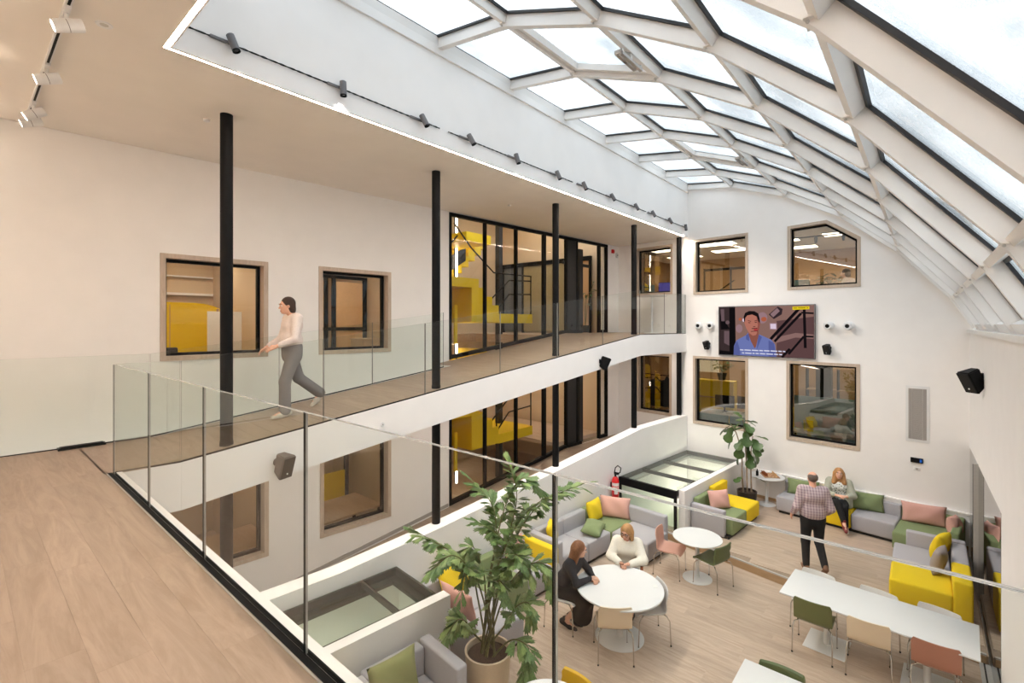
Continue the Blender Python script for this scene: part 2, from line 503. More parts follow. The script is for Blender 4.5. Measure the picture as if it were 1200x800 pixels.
# adjoining room seen through the glass wall
mb = MB(); mb.box((7, -3.6, -3.3), (14, -3.5, -.5)); mb.box((7, -3.5, -3.3), (14, -.9, M)); mb.box((7, -3.5, -.55), (14, -.88, -.45)); mb.box((13.9, -3.5, M), (14, -.9, -.5)); mb.box((6.9, -3.5, M), (7, -.88, -.5))
struct('wall_side_room', mb, [W['tan']])
g = link('window_1', None); g['kind'] = 'structure'
for a, b in [(7.86, 10.93), (11.0, 12.93)]:
    zt = lambda x: -.66 - (x - 7.81) * .24 / 5.15
    mb = MB(); mb.hexa([(a, -.68, M), (b, -.68, M), (b, -.661, M), (a, -.661, M)], [(a, -.68, zt(a)), (b, -.68, zt(b)), (b, -.661, zt(b)), (a, -.661, zt(a))])
    obj('pane', mb, [W['pane']], g, sharp=0)
obj('mullion', MB().box((10.93, -.69, M), (11.0, -.60, -.79)), [W['alu']], g)
obj('seal', MB().box((10.955, -.601, M), (10.975, -.594, -.80)), [W['blackmat']], g)
obj('floor_track', MB().box((7.82, -.66, M), (12.9, -.55, M + .03)), [W['alu']], g)
obj('track_gap', MB().box((7.82, -.605, M + .03), (10.93, -.588, M + .034)), [W['blackmat']], g)

# atrium floor with the two stairwells left open; a step up to the raised part
def STEP(y): return 9.43 + .19 * (y - 1.82)
HL = (1.3, 4.22, 5.02, 5.92)
HR = (10.3, 13.35, 4.05, 5.35)
mb = MB()
mb.box((.3, -.66, M - .3), (HL[1], HL[2], M - .002)); mb.box((HL[1], -.66, M - .3), (HR[0], 6.0, M - .002)); mb.box((.3, HL[2], M - .3), (HL[0], 6.2, M - .002))
mb.box((HR[0], -.66, M - .3), (13.9, HR[2], M - .002))
ground = struct('floor_atrium', mb, [W['underlay']])
planks(ground, 1.5, 9.9, lambda x: (-.62, 5.9 if x > 4.3 else 4.75), z=M, wd=.20, ln=1.45, mat='plank_ground', seed=31,
       skip=lambda x, y: x > STEP(y) + .35 or (x < 4.3 and y < 2.0) or x < 2.6)
plat = link('floor_raised', None); plat['kind'] = 'structure'
mb = MB(); mb.prism([(STEP(-.64), -.64), (FX(-.64), -.64), (FX(3.95), 3.95), (10.15, 3.95), (10.15, 5.4), (STEP(5.4), 5.4)], M, R - .011)
obj('platform', mb, [W['underlay']], plat, sharp=0)
mb = MB(); a, b = (STEP(-.62), -.62), (STEP(5.3), 5.3)
mb.bar((a[0] + .015, a[1], R - .02), (b[0] + .015, b[1], R - .02), .035, .022); obj('step_nosing', mb, [W['alu']], plat)
mb = MB(); mb.bar((a[0] - .004, a[1], M), (b[0] - .004, b[1], M), .012, R - M - .02); obj('step_riser', mb, [W['deskwood']], plat)
rg = random.Random(5)
x = 9.1
while x < 13.7:
    y = -.62 - rg.choice([.2, .5, .9, 1.2])
    while y < 5.3:
        a_, b_ = max(y, -.62), min(y + 1.45, 3.9 if x > 10.1 else 5.3); y += 1.45
        # cut the board at the slanting edge of the step
        while b_ - a_ > .06 and (x - .1) < STEP(b_) + .04: b_ -= .05
        if b_ - a_ > .06 and x < FX((a_ + b_) / 2) - .03:
            link('plank', plank_mesh(.198, b_ - a_ - .002, 'plank_ground'), plat, (x, (a_ + b_) / 2, R))
    x += .2

# ledge along the far wall
mb = MB(); A = [(FX(y) + d, y) for y, d in [(-.66, -.05), (-.66, .01), (3.75, .01), (3.75, -.05)]]
mb.prism(A, R, -2.22); mb.prism([(FX(y) + d, y) for y, d in [(-.66, -.07), (-.66, .01), (3.75, .01), (3.75, -.07)]], -2.22, -2.19)
struct('trim_1', mb, [W['wall']])
mb = MB(); mb.prism([(FX(y) + d, y) for y, d in [(-.64, -.062), (-.64, -.05), (3.7, -.05), (3.7, -.062)]], R, R + .07)
struct('baseboard_far', mb, [W['deskwood']])
mb = MB(); mb.hexa([(x_, LW(x_) + d, F(x_) - 3.23) for x_, d in [(1.7, -.012), (7.1, -.012), (7.1, 0), (1.7, 0)]], [(x_, LW(x_) + d, F(x_) - 3.16) for x_, d in [(1.7, -.012), (7.1, -.012), (7.1, 0), (1.7, 0)]])
struct('baseboard_left', mb, [W['grille']])


# ------------------------------------------------------------------ windows with oak surrounds
def inset(poly, d):
    n = len(poly); out = []
    ar = sum(poly[i][0] * poly[(i + 1) % n][1] - poly[(i + 1) % n][0] * poly[i][1] for i in range(n))
    sg = 1 if ar > 0 else -1
    L = []
    for i in range(n):
        a = Vector(poly[i]); b = Vector(poly[(i + 1) % n]); t = (b - a).normalized()
        nn = Vector((-t.y, t.x)) * sg
        L.append((a + nn * d, t))
    for i in range(n):
        p, t = L[i - 1]; q, u = L[i]
        c = t.x * u.y - t.y * u.x
        s_ = ((q - p).x * u.y - (q - p).y * u.x) / c
        out.append(tuple(p + t * s_))
    return out

def ring(o, i, to3, d0, d1):
    n = len(o); mb = MB()
    vs = [to3(*p, d0) for p in o] + [to3(*p, d0) for p in i] + [to3(*p, d1) for p in o] + [to3(*p, d1) for p in i]
    fs = []
    for k in range(n):
        j = (k + 1) % n
        fs += [(k, j, n + j, n + k), (2 * n + k, 3 * n + k, 3 * n + j, 2 * n + j), (k, 2 * n + k, 2 * n + j, j), (n + k, n + j, 3 * n + j, 3 * n + k)]
    return mb.add(vs, fs)

def window(n, poly, to3, gl='pane'):
    g = link('window_%d' % n, None); g['kind'] = 'structure'
    i1 = inset(poly, .062); i2 = inset(poly, .105)
    obj('window_frame', ring(inset(poly, -.006), i1, to3, -.020, .26), [W['frame']], g, sharp=0)
    obj('sash', ring(inset(poly, .06), i2, to3, .13, .20), [W['black']], g, sharp=0)
    p = inset(poly, .10); mb = MB(); m = len(p)
    mb.add([to3(*q, .158) for q in p] + [to3(*q, .170) for q in p], [tuple(range(m)), tuple(range(2 * m - 1, m - 1, -1))] + [(k, m + k, m + (k + 1) % m, (k + 1) % m) for k in range(m)])
    obj('pane', mb, [W[gl]], g, sharp=0)
n_ = 2
for p in UPPER + LOWER:
    window(n_, p, lw3, 'pane_clear'); n_ += 1
for p in FARW:
    window(n_, p, fw3); n_ += 1

# ------------------------------------------------------------------ black framed glazing beside the ramp
def glazing(n, dz, top):
    g = link('window_%d' % n, None); g['kind'] = 'structure'
    MU = [7.16, 8.205, 9.25, 10.32, 11.26, 11.74, 12.86, 13.25]
    low = lambda x: F(x) + dz
    def post(x, wd, d0=-.02, d1=.07, nm='mullion'):
        a, b = x - wd / 2, x + wd / 2
        A = [(a, LW(a) + d0), (b, LW(b) + d0), (b, LW(b) + d1), (a, LW(a) + d1)]
        obj(nm, MB().hexa([(p, q, low(p)) for p, q in A], [(p, q, top(p)) for p, q in A]), [W['black']], g, sharp=0)
    for x, wd in zip(MU, [.06, .05, .05, .09, .05, .05, .07, .06]): post(x, wd)
    for a, b, nm in [(7.13, 11.95, 'bottom_rail'), (12.86, 13.27, 'bottom_rail')]:
        pts = [a] + ([11.15] if a < 11.15 < b else []) + [b]
        mb = MB()
        for p, q in zip(pts, pts[1:]):
            A = [(p, LW(p) - .025), (q, LW(q) - .025), (q, LW(q) + .07), (p, LW(p) + .07)]
            mb.hexa([(x, y, low(x)) for x, y in A], [(x, y, low(x) + .085) for x, y in A])
        obj(nm, mb, [W['black']], g, sharp=0)
    A = [(7.13, LW(7.13) - .025), (13.275, LW(13.275) - .025), (13.275, LW(13.275) + .07), (7.13, LW(7.13) + .07)]
    obj('top_rail', MB().hexa([(x, y, top(x) - .075) for x, y in A], [(x, y, top(x)) for x, y in A]), [W['black']], g, sharp=0)
    for a, b in zip(MU, MU[1:]):
        if 11.7 < a < 12: continue
        if 11.2 < a < 11.3:                     # solid black panel beside the door
            A = [(a, LW(a)), (b, LW(b)), (b, LW(b) + .05), (a, LW(a) + .05)]
            obj('door_panel', MB().hexa([(x, y, low(x)) for x, y in A], [(x, y, top(x)) for x, y in A]), [W['blackmat']], g, sharp=0); continue
        A = [(a, LW(a) + .02), (b, LW(b) + .02), (b, LW(b) + .034), (a, LW(a) + .034)]
        obj('pane', MB().hexa([(x, y, low(x) + .05) for x, y in A], [(x, y, top(x) - .05) for x, y in A]), [W['pane_clear']], g, sharp=0)
    # the door leaf stands open into the hall
    obj('door_leaf', MB().box((12.02, LW(12) + .12, low(12)), (12.22, LW(12) + .17, top(12) - .25)), [W['blackmat']], g)
    obj('door_transom', MB().box((11.74, LW(12) + .5, low(12) + 2.05), (13.2, LW(12) + .55, low(12) + 2.14)), [W['blackmat']], g)
    return g
glazing(12, 0, lambda x: 3.975)
glazing(13, -3.23, lambda x: F(x) - .50)

# ------------------------------------------------------------------ rooms behind the walls (shells)
def shell(name, x0, x1, y0, y1, z0, z1, mat, fl='deskwood', open_side='-y', ye=None):
    t = .06; nm = name.replace('wall_', '')
    struct('floor_' + nm, MB().box((x0, y0, z0 - .1), (x1, y1, z0)), [W[fl]]); struct('ceiling_' + nm, MB().box((x0, y0, z1), (x1, y1, z1 + .1)), [W['ceil']])
    if open_side != '-y': struct(name + '_front', MB().box((x0, y0 - t, z0), (x1, y0, z1)), [W[mat]])
    struct(name + '_back', MB().box((x0, y1, z0), (x1, y1 + t, z1)), [W[mat]])
    if open_side != '-x': struct(name + '_left', MB().box((x0 - t, y0, z0), (x0, y1, z1)), [W[mat]])
    struct(name + '_right', MB().box((x1, y0 if ye is None else ye, z0), (x1 + t, y1, z1)), [W[mat]])
YB = 8.30
shell('wall_office_1', 1.2, 3.95, 8.46, 12.6, -.05, 3.05, 'beige', 'plank_ground')
shell('wall_office_2', 4.05, 6.95, 8.25, 12.6, -.05, 3.05, 'beige', 'plank_ground')
shell('wall_meeting_1', 1.2, 3.95, 8.46, 12.6, -3.3, -.3, 'beige', 'plank_ground')
shell('wall_meeting_2', 4.05, 6.95, 8.25, 12.6, -3.3, -.3, 'beige', 'plank_ground')
shell('wall_stair_hall', 7.08, 13.75, 8.05, 12.4, -3.25, 5.6, 'beige', 'plank_ground', ye=7.5)
mb = MB(); mb.prism([(7.1, 10.9), (10.9, 10.9), (10.9, 8.3), (13.7, 8.1), (13.7, 12.4), (7.1, 12.4)], .95, 1.2); struct('floor_stair_hall', mb, [W['plank_ground']])
mb = MB(); mb.prism([(11.55, 8.2), (13.7, 8.05), (13.7, 12.4), (11.55, 12.4)], -2.1, -1.99); struct('floor_hall_lower', mb, [W['plank_ground']])
shell('wall_office_far_upper', 14.15, 19.5, -.6, 8.2, 1.2, 4.05, 'tan', 'grille', '-x')
shell('wall_office_far_lower', 14.15, 19.5, -.6, 8.2, -2.05, .85, 'tan', 'grille', '-x')
# short walls closing the gap between the far wall and the rooms behind it
mb = MB(); mb.prism([(13.15, -.72), (14.15, -.72), (14.15, -.6), (13.15, -.6)], -2.1, 4.05); mb.prism([(13.2, -.6), (14.2, -.6), (14.2, 8.2), (14.0, 8.2)], 1.1, 1.2); mb.prism([(13.2, -.6), (14.2, -.6), (14.2, 8.2), (14.0, 8.2)], -2.15, -2.05)
mb.prism([(13.35, -.6), (14.2, -.6), (14.2, 8.2), (14.25, 8.2)], 4.05, 4.15); mb.prism([(13.2, -.6), (14.2, -.6), (14.2, 8.2), (14.0, 8.2)], .85, .95)
struct('wall_far_return', mb, [W['beige']])

# ------------------------------------------------------------------ barrel glass roof
RX = [1.34 + 1.53 * k for k in range(8)]            # rafters; the last one follows the far wall
roof = link('ceiling_skylight', None); roof['kind'] = 'structure'
def rx(k, y): return RX[k] if k < 8 else FX(y) - .06
An = []                                             # outward normals at the vertices
for i in range(len(ARCH)):
    a = Vector(ARCH[max(i - 1, 0)]); b = Vector(ARCH[min(i + 1, len(ARCH) - 1)])
    t = (b - a).normalized(); An.append(Vector((t.y, -t.x)))
def off(i, d): p = Vector(ARCH[i]) + An[i] * d; return p
DEP = .15
for k in range(9):
    mb = MB()
    for i in range(len(ARCH) - 1):
        a0, a1, b0, b1 = off(i, 0), off(i, DEP), off(i + 1, 0), off(i + 1, DEP)
        h = .042
        q = []
        for p in (a0, b0, b1, a1): q.append((rx(k, p.x), p.x, p.y))
        mb.hexa([(x - h, y, z) for x, y, z in q], [(x + h, y, z) for x, y, z in q])
    obj('rafter', mb, [W['roofwhite']], roof, sharp=0)
for k in range(8):
    for i in range(len(ARCH)):
        p = off(i, .03)
        n = An[i]; t = Vector((n.y, -n.x))
        hw, dp = (.034, .115)
        if i in (0, len(ARCH) - 1): hw = .075
        q = [p - t * hw, p + t * hw, p + t * hw + n * dp, p - t * hw + n * dp]
        x0 = [rx(k, c.x) + .042 for c in q]; x1 = [rx(k + 1, c.x) - .042 for c in q]
        if k == 7: x1 = [v - .0 for v in x1]
        mb = MB().hexa([(a, c.x, c.y) for a, c in zip(x0, q)], [(a, c.x, c.y) for a, c in zip(x1, q)])
        if 0 < i < len(ARCH) - 1:                   # end plates with a bolt
            for xx, sg in ((x0[0], 1), (x1[0], -1)):
                mb.box((xx if sg > 0 else xx - .03, p.x - .042, p.y - .006), (xx + .03 if sg > 0 else xx, p.x + .042, p.y + .006))
        obj('purlin', mb, [W['roofwhite']], roof, sharp=0)
        if 0 < i < len(ARCH) - 1 and k < 7:
            obj('bolt', MB().sphere((x0[0] - .10, p.x - n.x * .03, p.y - n.y * .032), .011, 6, 4), [W['alu']], roof)
    for i in range(len(ARCH) - 1):
        a, b = off(i, DEP + .012), off(i + 1, DEP + .012)
        n = (An[i] + An[i + 1]).normalized()
        def P(u, v, d):                            # u along the building, v down the slope
            c = a.lerp(b, v) + n * d
            xa, xb = rx(k, c.x), rx(k + 1, c.x)
            return (xa + (xb - xa) * u, c.x, c.y)
        ln = (b - a).length; wd = rx(k + 1, a.x) - rx(k, a.x)
        mb = MB().add([P(.01, .01, 0), P(.99, .01, 0), P(.99, .99, 0), P(.01, .99, 0), P(.01, .01, .02), P(.99, .01, .02), P(.99, .99, .02), P(.01, .99, .02)],
                      [(0, 1, 2, 3), (7, 6, 5, 4), (0, 4, 5, 1), (1, 5, 6, 2), (2, 6, 7, 3), (3, 7, 4, 0)])
        pn = obj('pane', mb, [W['roofglass']], roof, sharp=0)
        fu, fv = .075 / max(wd, .3), .070 / ln
        iu, iv = .02 / max(wd, .3), .02 / ln
        o_ = [(iu, iv), (1 - iu, iv), (1 - iu, 1 - iv), (iu, 1 - iv)]; i_ = [(fu, fv), (1 - fu, fv), (1 - fu, 1 - fv), (fu, 1 - fv)]
        obj('gasket', ring(o_, i_, P, -.028, -.002), [W['gasket']], pn, sharp=0)
        if (k, i) in ((2, 1), (5, 1)):              # opening vents: an extra sash below the glass
            o2 = [(fu * .7, fv * .7), (1 - fu * .7, fv * .7), (1 - fu * .7, 1 - fv * .7), (fu * .7, 1 - fv * .7)]
            i2 = [(fu * 1.8, fv * 1.9), (1 - fu * 1.8, fv * 1.9), (1 - fu * 1.8, 1 - fv * 1.9), (fu * 1.8, 1 - fv * 1.9)]
            obj('vent_sash', ring(o2, i2, P, -.10, -.025), [W['roofwhite']], pn, sharp=0)
# eaves beam on the right wall, ridge trim on the upper wall
struct('trim_2', MB().box((1.3, -.80, 1.335), (12.93, -.62, 1.40)), [W['roofwhite']])
struct('trim_3', MB().box((1.3, 5.10, 5.235), (13.63, 5.16, 5.43)), [W['roofwhite']])

for k, (xa, lab) in enumerate([(4.92, 'first'), (9.5, 'second')]):
    t = thing('window_actuator', ['grey window opener with two cylinders clamped under the large roof vent', 'small distant window opener clamped under the far roof vent'][k], 'window opener', (xa, 2.62, 4.60))
    obj('housing', MB().box((0, -.035, -.045), (.50, .0, -.01)), [W['grille']], t)
    obj('housing', MB().box((0.02, .04, -.02), (.48, .075, .015)), [W['grille']], t)
    for q in ((.20, .25), (.0, .025), (.46, .485)): obj('bracket', MB().box((q[0], -.03, -.02), (q[1], .07, .02 if q[0] != .20 else .09)), [W['alu']], t)


# ------------------------------------------------------------------ columns
for i, x in enumerate([2.112, 5.125, 8.118, 11.142, 13.547]):
    y = CO(x)
    t = thing('steel_column', ['slim black column at the foot of the ramp', 'slim black column halfway up the ramp, second in the row', 'slim black column beside the yellow staircase, third in the row',
                               'slim black column where the ramp meets the landing', 'slim black column in the corner by the far wall'][i], 'column', (x, y, 0), 0, None)
    t['kind'] = 'structure'
    obj('shaft', MB().lathe([(.068, F(x)), (.068, 3.99)], 24), [W['black']], t)
    obj('shaft', MB().lathe([(.068, PT(x)), (.068, F(x) - .53)], 24), [W['black']], t)
    obj('foot_ring', MB().lathe([(.073, F(x)), (.073, F(x) + .05)], 24), [W['black']], t)


# ------------------------------------------------------------------ glass balustrades
def gpanel(parent, a, b, h, th=.0175, name='glass_panel'):
    """a, b: base ends (x, y, z); upright panel with laminated, visible edges"""
    a = Vector(a); b = Vector(b); d = b - a; d.z = 0; nn = Vector((-d.y, d.x, 0)).normalized()
    up = Vector((0, 0, h)); mb = MB()
    T = [-th / 2, th * .06, th * .12, th / 2]
    A = [a + nn * t for t in T]; B = [b + nn * t for t in T]
    mb.add([A[0], B[0], B[0] + up, A[0] + up], [(0, 1, 2, 3)]); mb.add([A[3], B[3], B[3] + up, A[3] + up], [(3, 2, 1, 0)])
    for i in range(3):
        mi = 2 if i == 1 else 1
        mb.add([A[i], A[i + 1], A[i + 1] + up, A[i] + up], [(0, 1, 2, 3)], 3 if i == 2 else mi)
        mb.add([B[i], B[i + 1], B[i + 1] + up, B[i] + up], [(3, 2, 1, 0)], 3 if i == 2 else mi)
        mb.add([A[i] + up, B[i] + up, B[i + 1] + up, A[i + 1] + up], [(0, 1, 2, 3)], mi)
    me = bpy.data.meshes.new(name); me.from_pydata([tuple(v) for v in mb.v], [], mb.f)
    for m in (W['rail'], W['edge_lit'], W['edge'], W['edge']): me.materials.append(m)
    me.polygons.foreach_set('material_index', mb.m)
    # outward normals
    c = (a + b) / 2 + up / 2
    bm = bmesh.new(); bm.from_mesh(me); bmesh.ops.remove_doubles(bm, verts=bm.verts, dist=1e-5)
    bmesh.ops.recalc_face_normals(bm, faces=bm.faces); bm.to_mesh(me); bm.free()
    return link(name, me, parent)

t = thing('glass_railing', 'frameless glass balustrade in a black floor channel nearest the camera', 'railing', (0, 0, 0))
ys = [-.60, .748, 2.14, 3.50, 4.83, 6.16]
for a, b in zip(ys, ys[1:]): gpanel(t, (1.045, a + .003, .0), (1.045, b - .003, .0), 1.10)
obj('floor_channel', MB().box((1.004, -.62, -.02), (1.036, 6.20, .012)).box((1.054, -.62, -.02), (1.062, 6.20, .012)), [W['black']], t)
obj('channel_trim', MB().box((.994, -.62, -.01), (1.004, 6.20, .006)), [W['alu']], t)
obj('slab_lip', MB().box((1.062, -.62, -.012), (1.115, 6.2, .004)), [W['wall']], t)

def ramp_rail(label, xs, yf, thick_base):
    t = thing('glass_railing', label, 'railing', (0, 0, 0))
    for a, b in zip(xs, xs[1:]):
        # sheared glass: the base and top follow the slope
        A = Vector((a + .006, yf(a), F(a))); B = Vector((b - .006, yf(b), F(b)))
        o = gpanel(t, (A.x, A.y, 0), (B.x, B.y, 0), 1.10)
        for v in o.data.vertices:
            u = (v.co.x - A.x) / (B.x - A.x); v.co.z += A.z + (B.z - A.z) * min(max(u, 0), 1)
        mb = MB().bar((A.x - .006, A.y, A.z - .01), (B.x + .006, B.y, B.z - .012), .022, .016)
        obj('base_strip', mb, [W['black']], t)
    return t
ramp_rail('long glass balustrade climbing along the atrium side of the ramp', [1.07, 1.62, 3.20, 4.80, 6.40, 7.98, 9.57, 11.15, 12.40, 13.62], lambda x: E(x) + .02, .03)
ramp_rail('glass balustrade on the window side of the ramp', [-1.5, .15, 1.70, 3.33, 4.92, 6.50], lambda x: 7.95 - .08 * x, .03)
t = thing('floor_hinge', 'small dark metal pivot set in the floor at the foot of the glass', 'hinge', (1.02, 7.83, .0))
obj('plate', MB().box((-.22, -.07, 0), (.22, .04, .025)), [W['edge']], t)
obj('cover', MB().box((-.20, -.06, .025), (.20, .02, .035)), [W['black']], t)


# ------------------------------------------------------------------ stairwell boxes under glass
def stair_box(label, x0, x1, y0, y1, slope, bars, front, walls):
    t = thing('glass_skylight', label, 'skylight', (x0, y1, -2.06), math.atan(slope))
    L, D = x1 - x0, y1 - y0
    wd = .035
    fr = MB().box((0, -wd, -.10), (L, 0, 0)).box((0, -D, -.10), (L, -D + wd, 0)).box((0, -D, -.10), (wd, 0, 0)).box((L - wd, -D, -.10), (L, 0, 0))
    obj('frame', fr, [W['brown']], t, sharp=0)
    q = .15
    obj('inner_ledge', MB().box((0, -q, -.16), (L, 0, -.11)).box((0, -D, -.16), (L, -D + q, -.11)).box((0, -D, -.16), (q, 0, -.11)).box((L - q, -D, -.16), (L, 0, -.11)), [W['grille'] if front else W['brown']], t, sharp=0)  # grey ring of the glass box: shading below the rim put into its colour
    n = len(bars) + 1; xs = [0] + bars + [L]
    for b in bars: obj('glazing_bar', MB().box((b - .014, -D + .03, -.08), (b + .014, -.03, .004)), [W['brown']], t)
    for a, b in zip(xs, xs[1:]): obj('pane', MB().box((a + .015, -D + .015, .001), (b - .015, -.015, .016)), [W['hatch']], t, sharp=0)
    if front:
        obj('front_beam', MB().box((-.06, -D, -.16), (.0, 0, .01)), [W['black']], t)
        obj('front_pane', MB().box((-.045, -D + .05, M + 2.06), (-.03, -.05, -.14)), [W['hatch']], t, sharp=0)
        for y in (-.05, -D + .0): obj('front_post', MB().box((-.06, y, M + 2.06), (0, y + .05, -.14)), [W['black']], t)
        obj('front_sill', MB().box((-.06, -D, M + 2.06), (0, 0, M + 2.14)), [W['black']], t)
    return t
W['brown'] = pm('bronze_frame', (.045, .036, .029, 1), .4, .2, var=.1)
stair_box('long bronze framed skylight over the stairwell beside the parapet', 1.10, 4.26, 5.15, 6.17, -.086, [2.60], False, None)
stair_box('black framed glass box over the stairs by the far wall', 10.18, 13.55, 4.0, 5.42, -.09, [.95, 1.98], True, None)
def low_wall(name, pts, z1, z0=None):
    mb = MB(); mb.prism(pts, (M if z0 is None else z0), z1); return struct(name, mb, [W['wall']])
low_wall('wall_low_1', [(.9, 5.02), (4.26, 4.735), (4.27, 4.885), (.9, 5.17)], -2.055)
low_wall('wall_low_2', [(4.20, 4.88), (4.25, 4.88), (4.34, 5.90), (4.29, 5.90)], -2.165)
low_wall('wall_low_3', [(10.12, 3.87), (13.50, 3.57), (13.52, 3.70), (10.13, 4.0)], -2.045)
for nm, (x0, x1, y0, y1) in dict(wall_stairwell_near=(1.0, 4.22, 4.98, 5.92), wall_stairwell_far=(10.25, 13.45, 3.95, 5.36)).items():
    mb = MB(); zb = -6.2
    mb.box((x0, y0 - .05, zb), (x1, y0, M)); mb.box((x0, y1, zb), (x1, y1 + .05, M)); mb.box((x0 - .05, y0, zb), (x0, y1, M - .02)); mb.box((x1, y0, zb), (x1 + .05, y1, M)); mb.box((x0, y0, zb - .1), (x1, y1, zb))
    struct(nm, mb, [W['stairgreen']])
for nm, x0, dx, y0, y1, n, dirn in (('near', 3.9, -.27, 5.0, 5.9, 9, 0), ('far', 10.4, .29, 4.0, 5.32, 9, 1)):
    t = thing('stair_flight', {'near': 'pale stairs going down under the long bronze skylight', 'far': 'pale stairs going down behind the black framed glass box'}[nm], 'stairs', (x0, y0, M))
    for i in range(n):
        a, b = i * dx, (i + 1) * dx
        obj('step', MB().box((min(a, b), 0, -.19 * (i + 1) - .19), (max(a, b), y1 - y0, -.19 * (i + 1))), [W['stairgreen']], t)

for lab, p in [('small bright wall lamp in the stairwell under the glass box', (12.9, 4.02, -3.0)), ('small bright wall lamp in the stairwell under the long bronze skylight', (1.9, 5.05, -3.3))]:  # the second lamp is added to brighten its stairwell
    t = thing('stair_lamp', lab, 'lamp', p)
    obj('holder', MB().lathe([(.05, -.06), (.05, .05)], 14), [W['white']], t); obj('globe', MB().sphere((0, .08, 0), .06, 12, 8), [W['lampface']], t)
    L = bpy.data.lights.new('lamp_glow', 'POINT'); L.energy = 6; L.color = (1, .93, .82); L.shadow_soft_size = .08
    lo = bpy.data.objects.new('lamp_glow', L); lo.location = (0, .25, 0); lo.parent = t; COL.objects.link(lo)

# ================================================================== furniture
# ---- moulded chairs
def shell_grid(ribs=False):
    prof = [(.225, .405), (.215, .428), (.18, .440), (.10, .440), (.02, .434), (-.06, .430), (-.13, .434), (-.175, .452), (-.200, .490), (-.212, .54), (-.222, .60), (-.232, .66), (-.242, .72), (-.248, .755), (-.250, .772)]
    nu = 11; out = []
    for i, (x, z) in enumerate(prof):
        t = i / (len(prof) - 1); row = []
        for k in range(nu):
            u = -1 + 2 * k / (nu - 1)
            hw = .225 if t < .5 else .225 + .01 * (t - .5)
            if i == 0: hw *= .95
            if i >= len(prof) - 2: hw *= (1 - .05 * (i - len(prof) + 3))
            yy = u * hw
            if t < .5: xx, zz = x, z + .018 * u * u
            else:
                q = min(1, (t - .5) / .2); xx = x + .035 * q * u * u; zz = z + .012 * (1 - q) * u * u
            if ribs and 9 <= i: xx += .006 * math.cos(i * PI)
            row.append(Vector((xx, yy, zz)))
        out.append(row)
    return out
CH = {}
def chair_parts(key, ribs):
    if ('leg',) not in CH:
        for s_ in (1, -1):
            for f in (1, -1):
                # front pair reaches the seat front, rear pair runs up behind the shell
                top = (.15 * f - .01, .185 * s_, .425); foot = (.225 if f > 0 else -.245, .235 * s_, 0)
                mb = MB().tube([top, (top[0] + .03 * f, top[1] + .035 * s_, .415), (foot[0] - .015 * f, foot[1] - .005 * s_, .35), foot], .0085, 8)
                CH[('leg', s_, f)] = mb.mesh('leg', W['chrome'])
        CH[('leg',)] = 1
        CH['foot'] = MB().lathe([(.011, 0), (.011, .02)], 8).mesh('foot_cap', W['blackmat'])
        mb = MB()
        for s_ in (1, -1): mb.tube([(.14, .185 * s_, .424), (-.16, .185 * s_, .424)], .008, 6)
        for xx in (.1, -.12): mb.tube([(xx, .185, .422), (xx, -.185, .422)], .007, 6)
        CH['frame'] = mb.mesh('under_frame', W['chrome'])
    if key not in CH:
        g = shell_grid(ribs); nr, nu = len(g), len(g[0]); mb = MB(); th = .013 if not ribs else .028
        nrm = []
        for i in range(nr):
            r_ = []
            for k in range(nu):
                a = g[min(i + 1, nr - 1)][k] - g[max(i - 1, 0)][k]; b = g[i][min(k + 1, nu - 1)] - g[i][max(k - 1, 0)]
                r_.append(a.cross(b).normalized())
            nrm.append(r_)
        top = [g[i][k] for i in range(nr) for k in range(nu)]
        bot = [g[i][k] + nrm[i][k] * (-th) for i in range(nr) for k in range(nu)]
        n = nr * nu; fs = []
        for i in range(nr - 1):
            for k in range(nu - 1):
                a = i * nu + k
                fs += [(a, a + 1, a + nu + 1, a + nu), (n + a, n + a + nu, n + a + nu + 1, n + a + 1)]
        for i in range(nr - 1):
            for k in (0, nu - 1):
                a = i * nu + k; fs.append((a, a + nu, n + a + nu, n + a))
        for k in range(nu - 1):
            for i in (0, nr - 1):
                a = i * nu + k; fs.append((a, a + 1, n + a + 1, n + a))
        mb.add(top + bot, fs)
        CH[key] = mb.mesh('seat_shell', W[key], 50)
    return CH[key]
def chair(label, mat, x, y, deg, z=M, ribs=False, group='moulded chairs with chrome legs'):
    me = chair_parts(mat, ribs)
    t = thing('moulded_chair', label, 'chair', (x, y, z), math.radians(deg), group)
    link('seat_shell', me, t); link('under_frame', CH['frame'], t)
    for s_ in (1, -1):
        for f in (1, -1):
            l = link('leg', CH[('leg', s_, f)], t)
            link('foot_cap', CH['foot'], l, (.225 if f > 0 else -.245, .235 * s_, .0))
    return t
chair('sage green moulded chair drawn up to the long table, seen from behind', 'sh_green', 7.85, 1.17, 0)
chair('cream moulded chair seen from behind, between the green and the terracotta one', 'sh_cream', 7.81, .56, 3)
chair('terracotta moulded chair seen from behind at the glass wall end of the long table', 'sh_terra', 7.80, -.09, 2)
chair('white chair across the long table, its back opposite the sage green chair', 'sh_white', 8.40, 1.27, 170)
chair('white chair across the long table, opposite the cream chair', 'sh_white', 8.36, .54, 169)
chair('white chair across the long table, nearest the glass wall', 'sh_white', 8.35, -.10, 168)
chair('dark green ribbed chair at the white table in the bottom corner', 'sh_dgreen', 5.75, 1.19, 183, ribs=True)
chair('mustard yellow ribbed chair at the small round table', 'sh_yellow', 4.18, 2.84, 174, ribs=True)
chair('cream moulded chair seen from behind, drawn up to the large round table', 'sh_cream', 5.94, 3.27, 38)
chair('pale grey moulded chair tucked under the side of the large round table', 'sh_grey', 6.60, 3.06, 135)
chair('white moulded chair under the woman in black', 'sh_white', 6.07, 4.15, -80)
chair('rust brown chair under the woman in the white jumper', 'sh_rust', 7.22, 3.70, 200)
